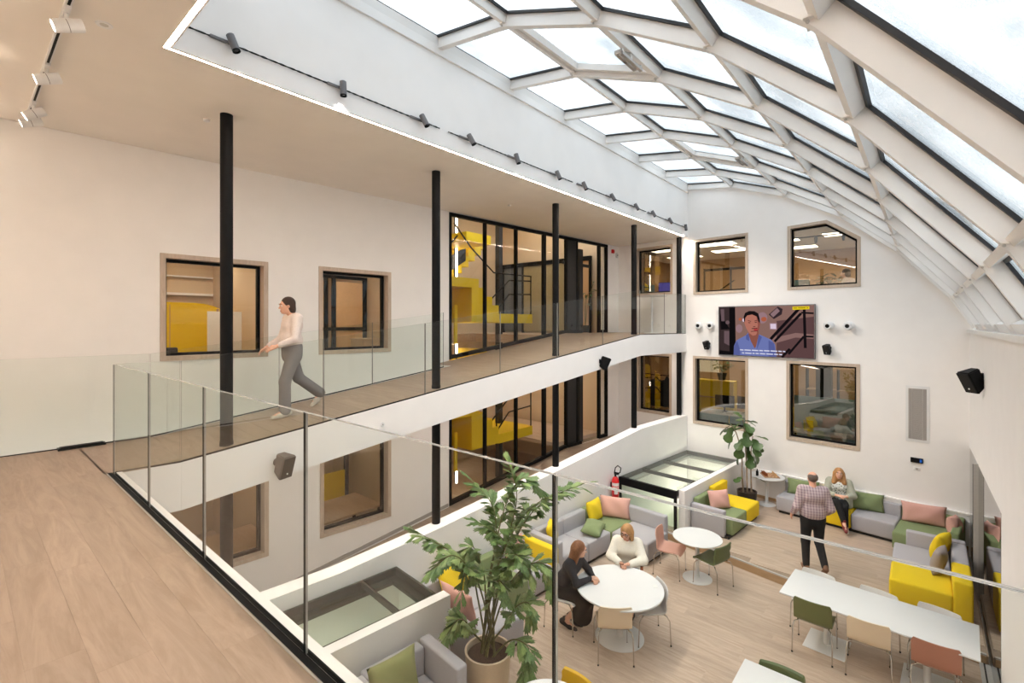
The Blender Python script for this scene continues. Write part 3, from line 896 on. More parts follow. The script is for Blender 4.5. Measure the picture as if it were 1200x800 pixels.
chair('olive green moulded chair tucked under the small white table by the step', 'sh_dgreen', 8.66, 2.82, 75)
chair('dusty pink moulded chair beside the small white table and the grey sofa', 'sh_pink', 8.58, 3.55, -82)

# ---- tables
def round_table(name, label, x, y, z0, h, r, rb, col=.035, th=.022, top='white'):
    t = thing(name, label, 'table', (x, y, z0))
    obj('tabletop', MB().lathe([(r - .012, h - th), (r, h - th + .008), (r, h - .004), (r - .004, h)], 64), [W['white']], t)
    obj('pedestal', MB().lathe([(col * 1.25, .012), (col, .05), (col, h - th)], 24), [W['white']], t)
    obj('base', MB().lathe([(rb, 0), (rb, .008), (rb - .01, .014), (col, .02)], 48), [W['white']], t)
    return t
round_table('round_table', 'large round white table where two women sit', 6.33, 3.38, M, .74, .625, .35, .05, .03)
round_table('round_table', 'small round white table with the pink and olive chairs', 8.70, 3.10, M, .74, .42, .25)
round_table('round_table', 'small round white table beside the mustard yellow chair', 3.84, 2.82, M, .74, .42, .25)
round_table('round_table', 'small round white table holding a board game by the fig tree', 12.98, 2.94, R, .70, .39, .20)
round_table('standing_table', 'white standing height table on the landing behind the glass', 13.22, 6.02, 1.25, 1.08, .42, .22, .03)
def long_table(label, x0, x1, y0, y1, peds, rz=0):
    t = thing('long_table', label, 'table', ((x0 + x1) / 2, (y0 + y1) / 2, M), math.radians(rz))
    a, b = (x1 - x0) / 2, (y1 - y0) / 2
    obj('tabletop', MB().rbox((-a, -b, .718), (a, b, .74), .006, 2), [W['white']], t)
    for p in peds:
        obj('base', MB().rbox((-.27, p - .25, 0), (.27, p + .25, .012), .004, 1), [W['white']], t)
        obj('pedestal', MB().lathe([(.04, .012), (.04, .718)], 20, (0, p, 0)), [W['white']], t)
    obj('cross_beam', MB().box((-.03, peds[0] - .1, .69), (.03, peds[-1] + .1, .718)) if len(peds) > 1 else MB().box((-.2, -.2, .70), (.2, .2, .718)), [W['white']], t)
    return t
long_table('long white rectangular table with six chairs beside the glass wall', 7.63, 8.52, -.50, 1.56, [-.55, .53], -2.7)
long_table('white table cut off by the bottom edge with one dark green chair', 4.95, 5.89, -.45, 1.56, [-.5, .5])

# ---- modular sofas: (part, a, b, material)
def sofa(label, x, y, z, deg, mods, plinth, group='modular sofas'):
    t = thing('modular_sofa', label, 'sofa', (x, y, z), math.radians(deg), group)
    for nm, a, b, m in mods:
        obj(nm, MB().rbox(a, b, .035 if nm == 'seat' else .03, 3), [W[m]], t)
    mb = MB()
    for a, b in plinth: mb.box((a[0], a[1], 0), (b[0], b[1], .06))
    obj('plinth', mb, [W['plinth']], t)
    return t
g1, gr, ye = 'fab_grey', 'fab_green', 'fab_yellow'
sh = .42
sofa('grey L-shaped sofa with a sage green corner seat behind the two women', 6.98, 5.64, M, -4.75, [
    ('seat', (.15, -.76, .06), (.90, -.14, sh), g1), ('seat', (.90, -.76, .06), (1.63, -.14, sh), g1),
    ('seat', (1.64, -.76, .06), (2.42, -.14, sh), gr), ('seat', (1.64, -1.56, .06), (2.42, -.765, sh), g1),
    ('backrest', (.15, -.15, .06), (.90, -.0, .70), g1), ('backrest', (.90, -.15, .06), (1.63, -.0, .70), g1), ('backrest', (1.63, -.15, .06), (2.42, 0, .70), gr),
    ('backrest', (2.43, -1.50, .06), (2.57, 0, .70), g1), ('armrest', (0, -.76, .06), (.145, 0, .70), g1)],
    [((.05, -.72), (2.5, -.05)), ((1.68, -1.5), (2.5, -.7))])
sofa('grey sofa with one green seat and a yellow end, half hidden by the palm', 4.36, 5.80, M, -4, [
    ('seat', (.17, -1.40, .06), (1.05, -.80, sh), g1), ('seat', (.17, -.79, .06), (1.05, -.15, sh), g1), ('seat', (1.06, -.79, .06), (1.80, -.15, sh), gr),
    ('seat', (1.81, -.79, .06), (2.40, -.15, sh), g1), ('backrest', (0, -1.40, .06), (.16, 0, .66), g1), ('backrest', (.17, -.15, .06), (1.05, 0, .66), g1),
    ('backrest', (1.06, -.15, .06), (1.80, 0, .66), gr), ('backrest', (1.81, -.15, .06), (2.40, 0, .66), g1), ('armrest', (2.41, -.80, .06), (2.56, 0, .68), ye)],
    [((.06, -.74), (2.5, -.05)), ((.06, -1.35), (1.0, -.7))])
sofa('grey armchair end of a sofa against the white stairwell wall, olive cushion on it', 1.5, 4.86, M, -5, [
    ('seat', (1.42, -.75, .06), (2.17, -.16, sh), g1), ('backrest', (1.42, -.17, .06), (2.17, -.0, .73), g1), ('armrest', (2.18, -.78, .06), (2.33, -.02, .76), g1),
    ('armrest', (1.27, -.75, .06), (1.41, -.10, .76), g1), ('seat', (0, -.75, .06), (1.26, -.16, sh), ye), ('backrest', (0, -.12, .06), (1.26, .02, .74), ye)],
    [((.05, -.7), (2.28, -.05))])
sofa('small sofa with green and yellow seats behind a grey end panel', 10.50, 3.83, R, -5, [
    ('seat', (.0, -.84, .05), (.78, -.13, .38), gr), ('seat', (.79, -.84, .05), (1.55, -.13, .38), ye), ('backrest', (0, -.13, .05), (.78, .0, .64), gr),
    ('backrest', (.79, -.13, .05), (1.55, .0, .70), ye), ('armrest', (-.14, -.72, .02), (-.01, .0, .56), g1)], [((-.1, -.8), (1.5, -.05))])
fa = math.degrees(math.atan2(-1, -.119))
sofa('long sofa along the far wall with grey, yellow and green seats', FX(2.57) - .06, 2.57, R, fa, [
    ('seat', (0, -.72, .06), (.72, -.12, .39), g1), ('seat', (.73, -.72, .06), (1.46, -.12, .39), ye), ('seat', (1.47, -.72, .06), (2.22, -.12, .39), g1),
    ('seat', (2.23, -1.15, .06), (3.05, -.12, .39), gr), ('backrest', (0, -.12, .06), (.72, 0, .62), g1), ('backrest', (.73, -.12, .06), (1.46, 0, .62), ye),
    ('backrest', (1.47, -.12, .06), (2.22, 0, .62), g1), ('backrest', (2.23, -.12, .06), (3.05, 0, .62), gr), ('armrest', (3.06, -1.1, .06), (3.19, 0, .62), gr)],
    [((.05, -.66), (3.0, -.05))])
sofa('bright yellow seat block with grey seat and backs beside the glass wall', 9.62, -.535, R, 0, [
    ('seat', (0, .22, .05), (.78, .97, .40), ye), ('armrest', (.0, .0, .05), (.78, .222, .62), ye), ('seat', (.79, .22, .05), (1.70, .97, .40), g1),
    ('backrest', (.79, .0, .05), (1.70, .20, .62), g1), ('backrest', (1.71, .0, .05), (1.85, .80, .64), g1)], [((.05, .05), (1.8, .9))])

# ---- cushions
def cushion(label, mat, w_, h_, t_, loc, rot, group='loose cushions on the sofas'):
    n = 14; mb = MB(); vs = []; fs = []
    for sd in (1, -1):
        for i in range(n + 1):
            for j in range(n + 1):
                u, v = -1 + 2 * i / n, -1 + 2 * j / n
                q = max(0, (1 - abs(u) ** 2.6) * (1 - abs(v) ** 2.6)) ** .55
                pinch = 1 - .07 * (1 - abs(v) ** 2) * abs(u) ** 3, 1 - .07 * (1 - abs(u) ** 2) * abs(v) ** 3
                wob = .012 * math.sin(5 * u + 3 * v + len(label)) * q
                vs.append((sd * (q * t_ / 2) + wob, u * w_ / 2 * pinch[0], v * h_ / 2 * pinch[1]))
    m_ = (n + 1) ** 2
    for sd in (0, 1):
        for i in range(n):
            for j in range(n):
                a = sd * m_ + i * (n + 1) + j
                fs.append((a, a + n + 1, a + n + 2, a + 1) if sd == 0 else (a, a + 1, a + n + 2, a + n + 1))
    mb.add(vs, fs)
    o = obj('cushion', mb, [W[mat]], None, loc, [math.radians(q) for q in rot], 80)
    bm = bmesh.new(); bm.from_mesh(o.data); bmesh.ops.remove_doubles(bm, verts=bm.verts, dist=1e-4); bm.to_mesh(o.data); bm.free()
    return tag(o, label, 'cushion', group)
S1, S2 = M + .42, R + .385
# rot: tilt about y leans the cushion back; z turns its face (0 = faces +x)
cushion('yellow square cushion in the green corner of the grey sofa', 'fab_yellow', .50, .44, .18, (8.80, 5.28, S1 + .22), (0, -14, -90))
cushion('pink square cushion beside the yellow one in the green corner', 'fab_pink', .66, .44, .18, (9.25, 5.05, S1 + .21), (0, -15, -160))
cushion('green cushion lying flat at the front of the grey corner sofa', 'fab_green', .66, .40, .20, (8.32, 5.02, S1 + .08), (0, -82, -70))
cushion('yellow cushion propped on the grey sofa behind the palm leaves', 'fab_yellow', .48, .42, .16, (7.32, 5.30, S1 + .22), (0, -18, -60))
cushion('pink cushion leaning in the sofa corner behind the palm stems', 'fab_pink', .52, .42, .16, (6.38, 5.42, S1 + .20), (0, -18, -90))
cushion('yellow cushion leaning on the sofa back by the bronze skylight', 'fab_yellow', .66, .46, .16, (5.05, 5.50, S1 + .22), (0, -24, -88))
cushion('pink cushion on edge against the end of the bronze skylight wall', 'fab_pink', .66, .46, .15, (4.63, 4.98, S1 + .22), (0, -14, 0))
cushion('olive square cushion against the grey back below the stairwell wall', 'fab_olive', .60, .50, .20, (3.14, 4.40, S1 + .24), (0, -14, -94))
cushion('pink cushion on the small green and yellow sofa', 'fab_pink', .50, .40, .18, (10.92, 3.42, S2 + .19), (0, -20, -128))
cushion('long sage cushion at the fig tree end of the far sofa', 'fab_green', .66, .36, .17, (FX(2.2) - .25, 2.18, S2 + .17), (0, 14, 7))
cushion('long sage cushion beside the seated woman on the far sofa', 'fab_green', .66, .38, .17, (FX(1.05) - .27, .98, S2 + .18), (0, 14, 7))
cushion('long pink cushion on the green end of the far sofa', 'fab_pink', .72, .40, .20, (FX(.0) - .27, .02, S2 + .19), (0, 15, 7))
cushion('small crumpled pink cushion in the corner of the far sofa', 'fab_pink', .44, .38, .20, (12.35, -.42, S2 + .20), (6, 12, 75))
cushion('yellow cushion standing on the grey seat by the glass wall', 'fab_yellow', .46, .44, .20, (11.10, -.20, S2 + .21), (0, -16, 70))
cushion('taupe cushion standing on the yellow seat block', 'fab_taupe', .46, .42, .18, (10.38, -.17, S2 + .21), (0, -12, 80))

# ---- fire extinguisher on the parapet
x_ = 9.82; t = thing('fire_extinguisher', 'red fire extinguisher hanging on the white parapet beside the glass box', 'extinguisher', (x_, E(x_) - .14, -2.46))
obj('cylinder', MB().lathe([(.07, 0), (.082, .03), (.082, .40), (.06, .47), (.03, .50)], 20), [W['red']], t)
W['label'] = pm('white_label', (.8, .8, .78, 1), .5, var=.02); W['lime'] = pm('green_band', S(96, 150, 70), .5)
obj('foot_band', MB().lathe([(.0835, .0), (.0835, .05)], 20), [W['lime']], t)
mb = MB()
for z0, z1, a0, a1 in [(.30, .37, 150, 280), (.12, .24, 190, 250), (.26, .28, 170, 270)]:
    for k in range(6):
        p, q = [math.radians(a0 + (a1 - a0) * (k + d) / 6) for d in (0, .92)]
        mb.hexa([(.0828 * math.cos(p), .0828 * math.sin(p), z0), (.0828 * math.cos(q), .0828 * math.sin(q), z0), (.0835 * math.cos(q), .0835 * math.sin(q), z0), (.0835 * math.cos(p), .0835 * math.sin(p), z0)],
                [(.0828 * math.cos(p), .0828 * math.sin(p), z1), (.0828 * math.cos(q), .0828 * math.sin(q), z1), (.0835 * math.cos(q), .0835 * math.sin(q), z1), (.0835 * math.cos(p), .0835 * math.sin(p), z1)])
obj('label_print', mb, [W['label']], t)
obj('valve', MB().lathe([(.025, .50), (.025, .56)], 10).box((-.015, -.08, .55), (.015, .03, .57)).box((-.015, -.09, .58), (.015, .03, .60)), [W['black']], t)
obj('hose', MB().tube([(0, -.04, .55), (0, -.12, .62), (0, -.14, .72), (0, -.06, .76), (.0, .0, .70), (0, .02, .60)], .012, 8), [W['black']], t)
obj('wall_bracket', MB().box((-.05, .06, .2), (.05, .100, .36)), [W['black']], t)

# ---- board game
t = thing('board_game', 'wooden game board with light and dark pieces lying on the small round table', 'board game', (13.02, 2.88, R + .70), math.radians(30))
W['game_light'] = pm('maple', S(222, 186, 138), .5, var=.05); W['game_dark'] = pm('cherry', S(150, 78, 34), .5, var=.08)
obj('board', MB().box((-.19, -.17, 0), (.19, .17, .018)), [W['deskwood']], t)
for i in range(8):
    for j in range(8):
        pass
mb = MB(); md = MB()
for i in range(8):
    for j in range(8): (mb if (i + j) % 2 else md).box((-.16 + .04 * i, -.16 + .04 * j, .018), (-.12 + .04 * i, -.12 + .04 * j, .020))
obj('light_squares', mb, [W['game_light']], t, sharp=0)['kind'] = 'stuff'; obj('dark_squares', md, [W['game_dark']], t, sharp=0)['kind'] = 'stuff'
pc = MB().lathe([(.014, 0), (.014, .01), (.008, .02), (.006, .04), (.011, .05), (.008, .062)], 10)
pl_, pd_ = pc.mesh('piece', W['game_light']), pc.mesh('piece', W['game_dark'])
for i in range(8):
    link('piece', pl_, t, (-.14 + .04 * i, -.10, .02)); link('piece', pd_, t, (-.14 + .04 * i, .10, .02))
    link('piece', pd_, t, (-.14 + .04 * i, .14, .02))
tag(obj('dark_bottle', MB().lathe([(.03, 0), (.03, .10), (.012, .13), (.012, .16)], 14), [W['black']], None, (12.84, 3.12, R + .70)), 'small dark bottle standing beside the game board', 'bottle')

# ---- drinking glasses held at the table
W['tumbler'] = glass('tumbler_glass', (.9, .92, .93, 1), 1.45)
for lab, x, y in [('clear tumbler in front of the woman in black', 6.16, 3.72), ('clear tumbler between the hands of the woman in white', 6.82, 3.60)]:
    t = thing('tumbler', lab, 'glass', (x, y, M + .74))
    obj('wall', MB().lathe([(.028, .0), (.034, .09), (.031, .09), (.026, .012)], 20), [W['tumbler']], t)
    obj('drink', MB().lathe([(.0255, .012), (.030, .062)], 16), [W['game_dark']], t)
tag(obj('paper_tag', MB().box((-.05, -.035, 0), (.05, .035, .002)), [W['label']], None, (6.66, 2.98, M + .741), (0, 0, .6)), 'small white paper lying at the edge of the large round table', 'paper')

# ================================================================== fittings
# ---- loudspeakers
def speaker(label, x, y, z, rz, tilt, mat, s=1.0):
    t = thing('loudspeaker', label, 'loudspeaker', (x, y, z), rz)
    m4 = Matrix.Rotation(tilt, 4, 'Y')
    mb = MB()
    f = [(.20, -.085), (.20, .085)]
    b = [(.03, -.055), (.03, .055)]
    vs = [(.19, -.088, -.14), (.19, .088, -.14), (.205, .088, .14), (.205, -.088, .14), (.04, -.05, -.10), (.04, .05, -.10), (.035, .055, .13), (.035, -.055, .13)]
    vs = [m4 @ Vector(v) * s for v in vs]
    mb.add(vs, [(0, 1, 2, 3), (7, 6, 5, 4), (0, 4, 5, 1), (1, 5, 6, 2), (2, 6, 7, 3), (3, 7, 4, 0)])
    me = mb.mesh('body', [W[mat]], 0); bm = bmesh.new(); bm.from_mesh(me); bmesh.ops.bevel(bm, geom=list(bm.edges), offset=.012 * s, segments=3, affect='EDGES'); bm.to_mesh(me); bm.free()
    me.polygons.foreach_set('use_smooth', [True] * len(me.polygons)); me.set_sharp_from_angle(angle=math.radians(40))
    link('body', me, t)
    q = [m4 @ Vector(v) * s for v in [(.1945, -.078, -.128), (.1945, .078, -.128), (.2085, .078, .128), (.2085, -.078, .128)]]
    q2 = [m4 @ (Vector(v)) * s for v in [(.199, -.076, -.126), (.199, .076, -.126), (.213, .076, .126), (.213, -.076, .126)]]
    obj('grille', MB().hexa(q, q2), [W['spk_' + mat]], t, sharp=0)
    obj('badge', MB().sphere(tuple(m4 @ Vector((.205, 0, -.07)) * s), .010 * s, 8, 5), [W['label']], t)
    obj('bracket', MB().lathe([(.045 * s, 0), (.045 * s, .02), (.025 * s, .06)], 16, (0, 0, 0), 0, Matrix.Rotation(PI / 2, 4, 'Y')), [W[mat]], t)
    return t
W['spk_black'] = pm('black_mesh', (.006, .006, .006, 1), .8, var=.3, scale=300)
W['taupe'] = pm('taupe_plastic', S(98, 90, 84), .5, var=.03); W['spk_taupe'] = pm('taupe_mesh', S(70, 60, 52), .8, var=.2, scale=300)
xg = 2.60; speaker('taupe loudspeaker on the white slab edge near the column', xg, E(xg) - .0, -.20, math.radians(-74), math.radians(14), 'taupe', 1.05)
xg = 9.40; speaker('black loudspeaker on the white slab edge above the staircase glazing', xg, E(xg), .68, math.radians(-38), math.radians(22), 'black', 1.05)
speaker('black loudspeaker on the side wall below the roof', 10.02, -.655, .72, math.radians(128), math.radians(24), 'black', 1.25)
speaker('small black loudspeaker under the two white cameras beside the TV', FX(4.5) - .015, 4.50, .97, math.radians(158), math.radians(20), 'black', .85)
speaker('small black loudspeaker at the vent side of the TV', FX(1.67) - .015, 1.67, .96, math.radians(158), math.radians(20), 'black', .85)

# ---- round white projector eyes on the far wall
for lab, y in [('white ball shaped wall spot nearest the gallery', 4.80), ('white ball shaped wall spot next to the TV edge', 4.47), ('white ball shaped wall spot just past the TV', 1.66), ('white ball shaped wall spot furthest along towards the vent', 1.28)]:
    t = thing('wall_spot', lab, 'wall light', (FX(y), y, 1.475), math.atan2(-.119, -1) + PI * 0 , 'round white wall spots')
    t.rotation_euler = (0, 0, math.atan2(.119, -1))
    R9 = Matrix.Rotation(PI / 2, 4, 'Y')
    obj('wall_plate', MB().lathe([(.085, 0), (.085, .02), (.06, .03)], 20, (0, 0, 0), 0, R9), [W['white']], t)
    aim = Matrix.Rotation(math.radians(14 if y > 3 else -8), 4, 'Z') @ Matrix.Rotation(math.radians(4), 4, 'Y')
    obj('head', MB().lathe([(.05, .02), (.085, .05), (.098, .10), (.092, .15), (.07, .175), (.05, .172)], 24, (0, 0, 0), 0, aim @ R9), [W['white']], t)
    obj('lens', MB().lathe([(.050, .162), (.045, .172), (.02, .178)], 20, (0, 0, 0), 0, aim @ R9), [W['black']], t)

# ---- TV
t = thing('television', 'large wall TV showing a talking man in a blue shirt', 'television', (FX(3.09) - .012, 3.09, 1.327), math.atan2(1, .119))
# local frame: x along the wall (towards the vent), y out of the wall, z up
TVM = {}
def tv(n, r, g, b):
    TVM.setdefault(n, screen('screen_' + n, r, g, b)); return [TVM[n]]
hw, hh = 1.125, .632
obj('casing', MB().rbox((-hw - .02, .0, -hh - .02), (hw + .02, .055, hh + .02), .008, 2), [W['black']], t)
lay = [0.0565]
def flat(nm, polys, mat, par):
    mb = MB()
    for p in polys: mb.hexa([(x, lay[0], z) for x, z in p], [(x, lay[0] + .0004, z) for x, z in p])
    lay[0] += .0006
    return obj(nm, mb, mat, par, sharp=0)
def U(px, py): return (hw - (px - 285) / 745 * 2 * hw, hh - (py - 125) / 390 * 2 * hh)   # picture plane, 745 x 390 units
def ell(cx, cy, rx_, ry_, n=20): return [U(cx + rx_ * math.cos(2 * PI * k / n), cy + ry_ * math.sin(2 * PI * k / n)) for k in range(n)]
scr = flat('screen', [[U(285, 125), U(1030, 125), U(1030, 515), U(285, 515)]], tv('backdrop', 134, 102, 94), t)
def lay_(nm, polys, col, rgb):
    for p in polys: flat(nm, [p], tv(col, *rgb), scr)
lay_('screen_image', [[U(285, 125), U(425, 125), U(430, 515), U(285, 515)]], 'darkleft', (58, 46, 46))
lay_('screen_image', [[U(375, 125), U(425, 125), U(432, 515), U(378, 515)], [U(290, 170), U(380, 305), U(300, 310)], [U(285, 480), U(412, 490), U(412, 515), U(285, 515)]], 'black1', (18, 15, 17))
lay_('screen_image', [[U(298, 140), U(330, 140), U(333, 240), U(305, 240)], [U(330, 320), U(375, 320), U(375, 440), U(330, 420)], ell(360, 250, 18, 16, 12)], 'mauve', (104, 84, 88))
lay_('screen_image', [[U(760, 240), U(1030, 210), U(1030, 515), U(760, 515)]], 'stairs', (92, 66, 66))
lay_('screen_image', [[U(700, 380), U(900, 330), U(1030, 340), U(1030, 372), U(900, 364), U(720, 420)]], 'lightstair', (136, 104, 100))
lay_('screen_image', [ell(460, 300, 28, 34), ell(650, 215, 40, 44), ell(580, 200, 34, 40), [U(705, 255), U(762, 255), U(764, 308), U(708, 306)]], 'lilac', (150, 118, 124))
lay_('screen_image', [[U(712, 262), U(756, 262), U(757, 302), U(714, 300)], ell(498, 232, 10, 14)], 'pale', (216, 196, 214))
lay_('screen_image', [ell(662, 226, 22, 18), ell(470, 225, 14, 12)], 'rust', (170, 92, 66))
lay_('screen_image', [[U(700, 190), U(770, 130), U(806, 150), U(800, 190), U(740, 226)]], 'sofa', (52, 40, 44))
lay_('screen_image', [[U(712, 188), U(765, 140), U(785, 165), U(735, 212)]], 'sofatop', (140, 112, 116))
def line(a, b, w_):
    a, b = Vector(U(*a)), Vector(U(*b)); d = (b - a).normalized(); n = Vector((-d.y, d.x)) * w_
    return [tuple(a - n), tuple(b - n), tuple(b + n), tuple(a + n)]
lay_('screen_image', [line((715, 380), (925, 150), .035), line((745, 398), (940, 185), .03), line((940, 180), (1028, 186), .02), line((962, 150), (970, 440), .03), line((850, 490), (960, 355), .025), line((960, 355), (1028, 356), .02),
                      line((800, 515), (860, 450), .03)], 'railing', (22, 17, 20))
lay_('screen_image', [[U(415, 515), U(418, 440), U(440, 395), U(520, 352), U(540, 330), U(620, 345), U(640, 350), U(720, 385), U(750, 420), U(760, 515)]], 'shirt', (106, 116, 172))
lay_('screen_image', [[U(415, 515), U(420, 440), U(445, 400), U(470, 470), U(470, 515)], [U(700, 390), U(742, 410), U(758, 515), U(700, 515)], [U(520, 352), U(548, 335), U(545, 400), U(520, 385)], [U(620, 345), U(648, 365), U(630, 410), U(606, 470)]], 'shirtdark', (84, 92, 148))
lay_('screen_image', [[U(540, 300), U(622, 300), U(622, 350), U(602, 440), U(590, 455), U(560, 400), U(540, 345)]], 'neck', (136, 82, 70))
lay_('screen_image', [[U(505, 205), U(520, 185), U(560, 172), U(600, 182), U(626, 215), U(634, 265), U(626, 310), U(600, 350), U(575, 356), U(545, 335), U(520, 295), U(506, 255)]], 'face', (176, 112, 96))
lay_('screen_image', [[U(600, 182), U(626, 215), U(634, 265), U(626, 310), U(606, 345), U(616, 270), U(606, 220)]], 'faceshade', (142, 82, 72))
lay_('screen_image', [[U(503, 240), U(500, 205), U(512, 175), U(545, 160), U(590, 162), U(620, 182), U(630, 220), U(634, 260), U(622, 245), U(608, 205), U(570, 188), U(530, 195), U(514, 215), U(510, 250)]], 'hair', (26, 19, 20))
lay_('screen_image', [line((535, 236), (562, 242), .007), line((588, 240), (612, 234), .007), line((538, 252), (556, 254), .009), line((592, 252), (608, 248), .009), line((566, 300), (612, 296), .010), line((560, 322), (615, 318), .008), line((578, 285), (598, 283), .007)], 'features', (70, 38, 36))
lay_('screen_image', [ell(599, 308, 17, 10, 14)], 'lips', (166, 62, 62))
lay_('screen_image', [[U(880, 134), U(1000, 134), U(1000, 156), U(880, 158)]], 'tag', (222, 196, 30))
rg = random.Random(3); W1, W2 = [], []
def words_(x0, x1, y, out, th):
    x = x0
    while x < x1:
        w_ = rg.choice([18, 30, 42, 26, 52]); w_ = min(w_, x1 - x)
        out.append([U(x, y), U(x + w_, y + 1), U(x + w_, y + th + 1), U(x, y + th)]); x += w_ + 8
words_(470, 828, 466, W1, 9); words_(488, 806, 490, W1, 9); words_(888, 992, 142, W2, 5)
lay_('subtitle_line', W1, 'subtitle', (206, 206, 228)); lay_('caption_line', W2, 'caption', (120, 100, 20))
obj('rim', MB().box((-hw - .02, .04, hh + .0), (hw + .02, .058, hh + .02)).box((-hw - .02, .04, -hh - .02), (hw + .02, .058, -hh)).box((hw, .04, -hh), (hw + .02, .058, hh)).box((-hw - .02, .04, -hh), (-hw, .058, hh)), [W['spot_grey']], t)

# ---- vent grille and wall panel
y_ = .12; t = thing('vent_grille', 'tall grey ventilation grille set in the far wall', 'vent', (FX(y_), y_, -.36), math.atan2(1, .119))
obj('frame', MB().box((-.19, -.0, -.58), (.19, .012, .58)), [W['white']], t)
obj('backing', MB().box((-.145, .012, -.525), (.145, .016, .525)), [W['grille']], t)
for k in range(34): link('slat', CH.setdefault('slat', MB().box((-.143, 0, -.006), (.143, .008, .006)).mesh('slat', W['grille'], 0)), t, (0, .016, -.51 + k * .031))
for x in (-.085, .085): obj('divider', MB().box((x - .004, .016, -.525), (x + .004, .028, .525)), [W['alu']], t)
t = thing('wall_display', 'small black electronic display on the far wall below the vent', 'display', (FX(.13), .13, -1.32), math.atan2(1, .119))
obj('casing', MB().rbox((-.10, 0, -.05), (.10, .04, .05), .008, 2), [W['black']], t)
obj('screen', MB().box((-.085, .04, -.03), (-.05, .042, .03)), [screen('display_blue', 40, 90, 170)], t)
t = thing('light_switch', 'small white switch plate under the black display', 'switch', (FX(.13), .13, -1.50), math.atan2(1, .119))
obj('plate', MB().rbox((-.055, 0, -.035), (.055, .012, .035), .004, 2), [W['white']], t); obj('rocker', MB().box((-.02, .012, -.02), (.02, .016, .02)), [W['grille']], t)

# ---- fire alarm, detectors
xa = 13.55; t = thing('fire_alarm', 'small red fire alarm high on the wall beside the glazing', 'alarm', (xa, LW(xa), 3.80), 0)
obj('housing', MB().rbox((-.06, -.06, -.06), (.06, 0, .06), .012, 2), [W['red']], t); obj('sounder', MB().lathe([(.04, .06), (.03, .075)], 14, (0, 0, 0), 0, Matrix.Rotation(PI / 2, 4, 'X')), [W['red']], t)
xa = 13.78; t = thing('wall_sensor', 'small white sensor box next to the red alarm', 'sensor', (xa, LW(xa), 3.70), 0)
obj('housing', MB().rbox((-.05, -.05, -.08), (.05, 0, .08), .012, 2), [W['white']], t); obj('eye', MB().sphere((0, -.05, 0), .025, 8, 5), [W['grille']], t)
for lab, x, y in [('white smoke detector on the gallery ceiling beside the first column', 2.0, 6.62), ('white smoke detector on the gallery ceiling above the middle of the ramp', 7.55, 6.57)]:
    t = thing('smoke_detector', lab, 'smoke detector', (x, y, 3.99)); obj('base', MB().lathe([(.045, -.008), (.045, 0)], 18), [W['ceil']], t); obj('head', MB().lathe([(.022, -.03), (.034, -.025), (.036, -.008)], 18), [W['white']], t)
t = thing('downlight', 'small round recessed downlight in the tan ceiling', 'ceiling light', (.813, 5.17, 3.99)); obj('rim', MB().lathe([(.03, -.002), (.055, -.008), (.06, 0)], 20), [W['white']], t); obj('lens', MB().lathe([(.03, -.004), (.01, -.001)], 16), [W['alu']], t)
t = thing('wall_button', 'tiny white round button on the slab edge of the ramp', 'button', (4.05, E(4.05), .05)); obj('disc', MB().lathe([(.035, 0), (.03, .012)], 16, (0, 0, 0), 0, Matrix.Rotation(PI / 2, 4, 'X')), [W['white']], t); obj('centre', MB().lathe([(.012, .012), (.01, .016)], 10, (0, 0, 0), 0, Matrix.Rotation(PI / 2, 4, 'X')), [W['grille']], t)

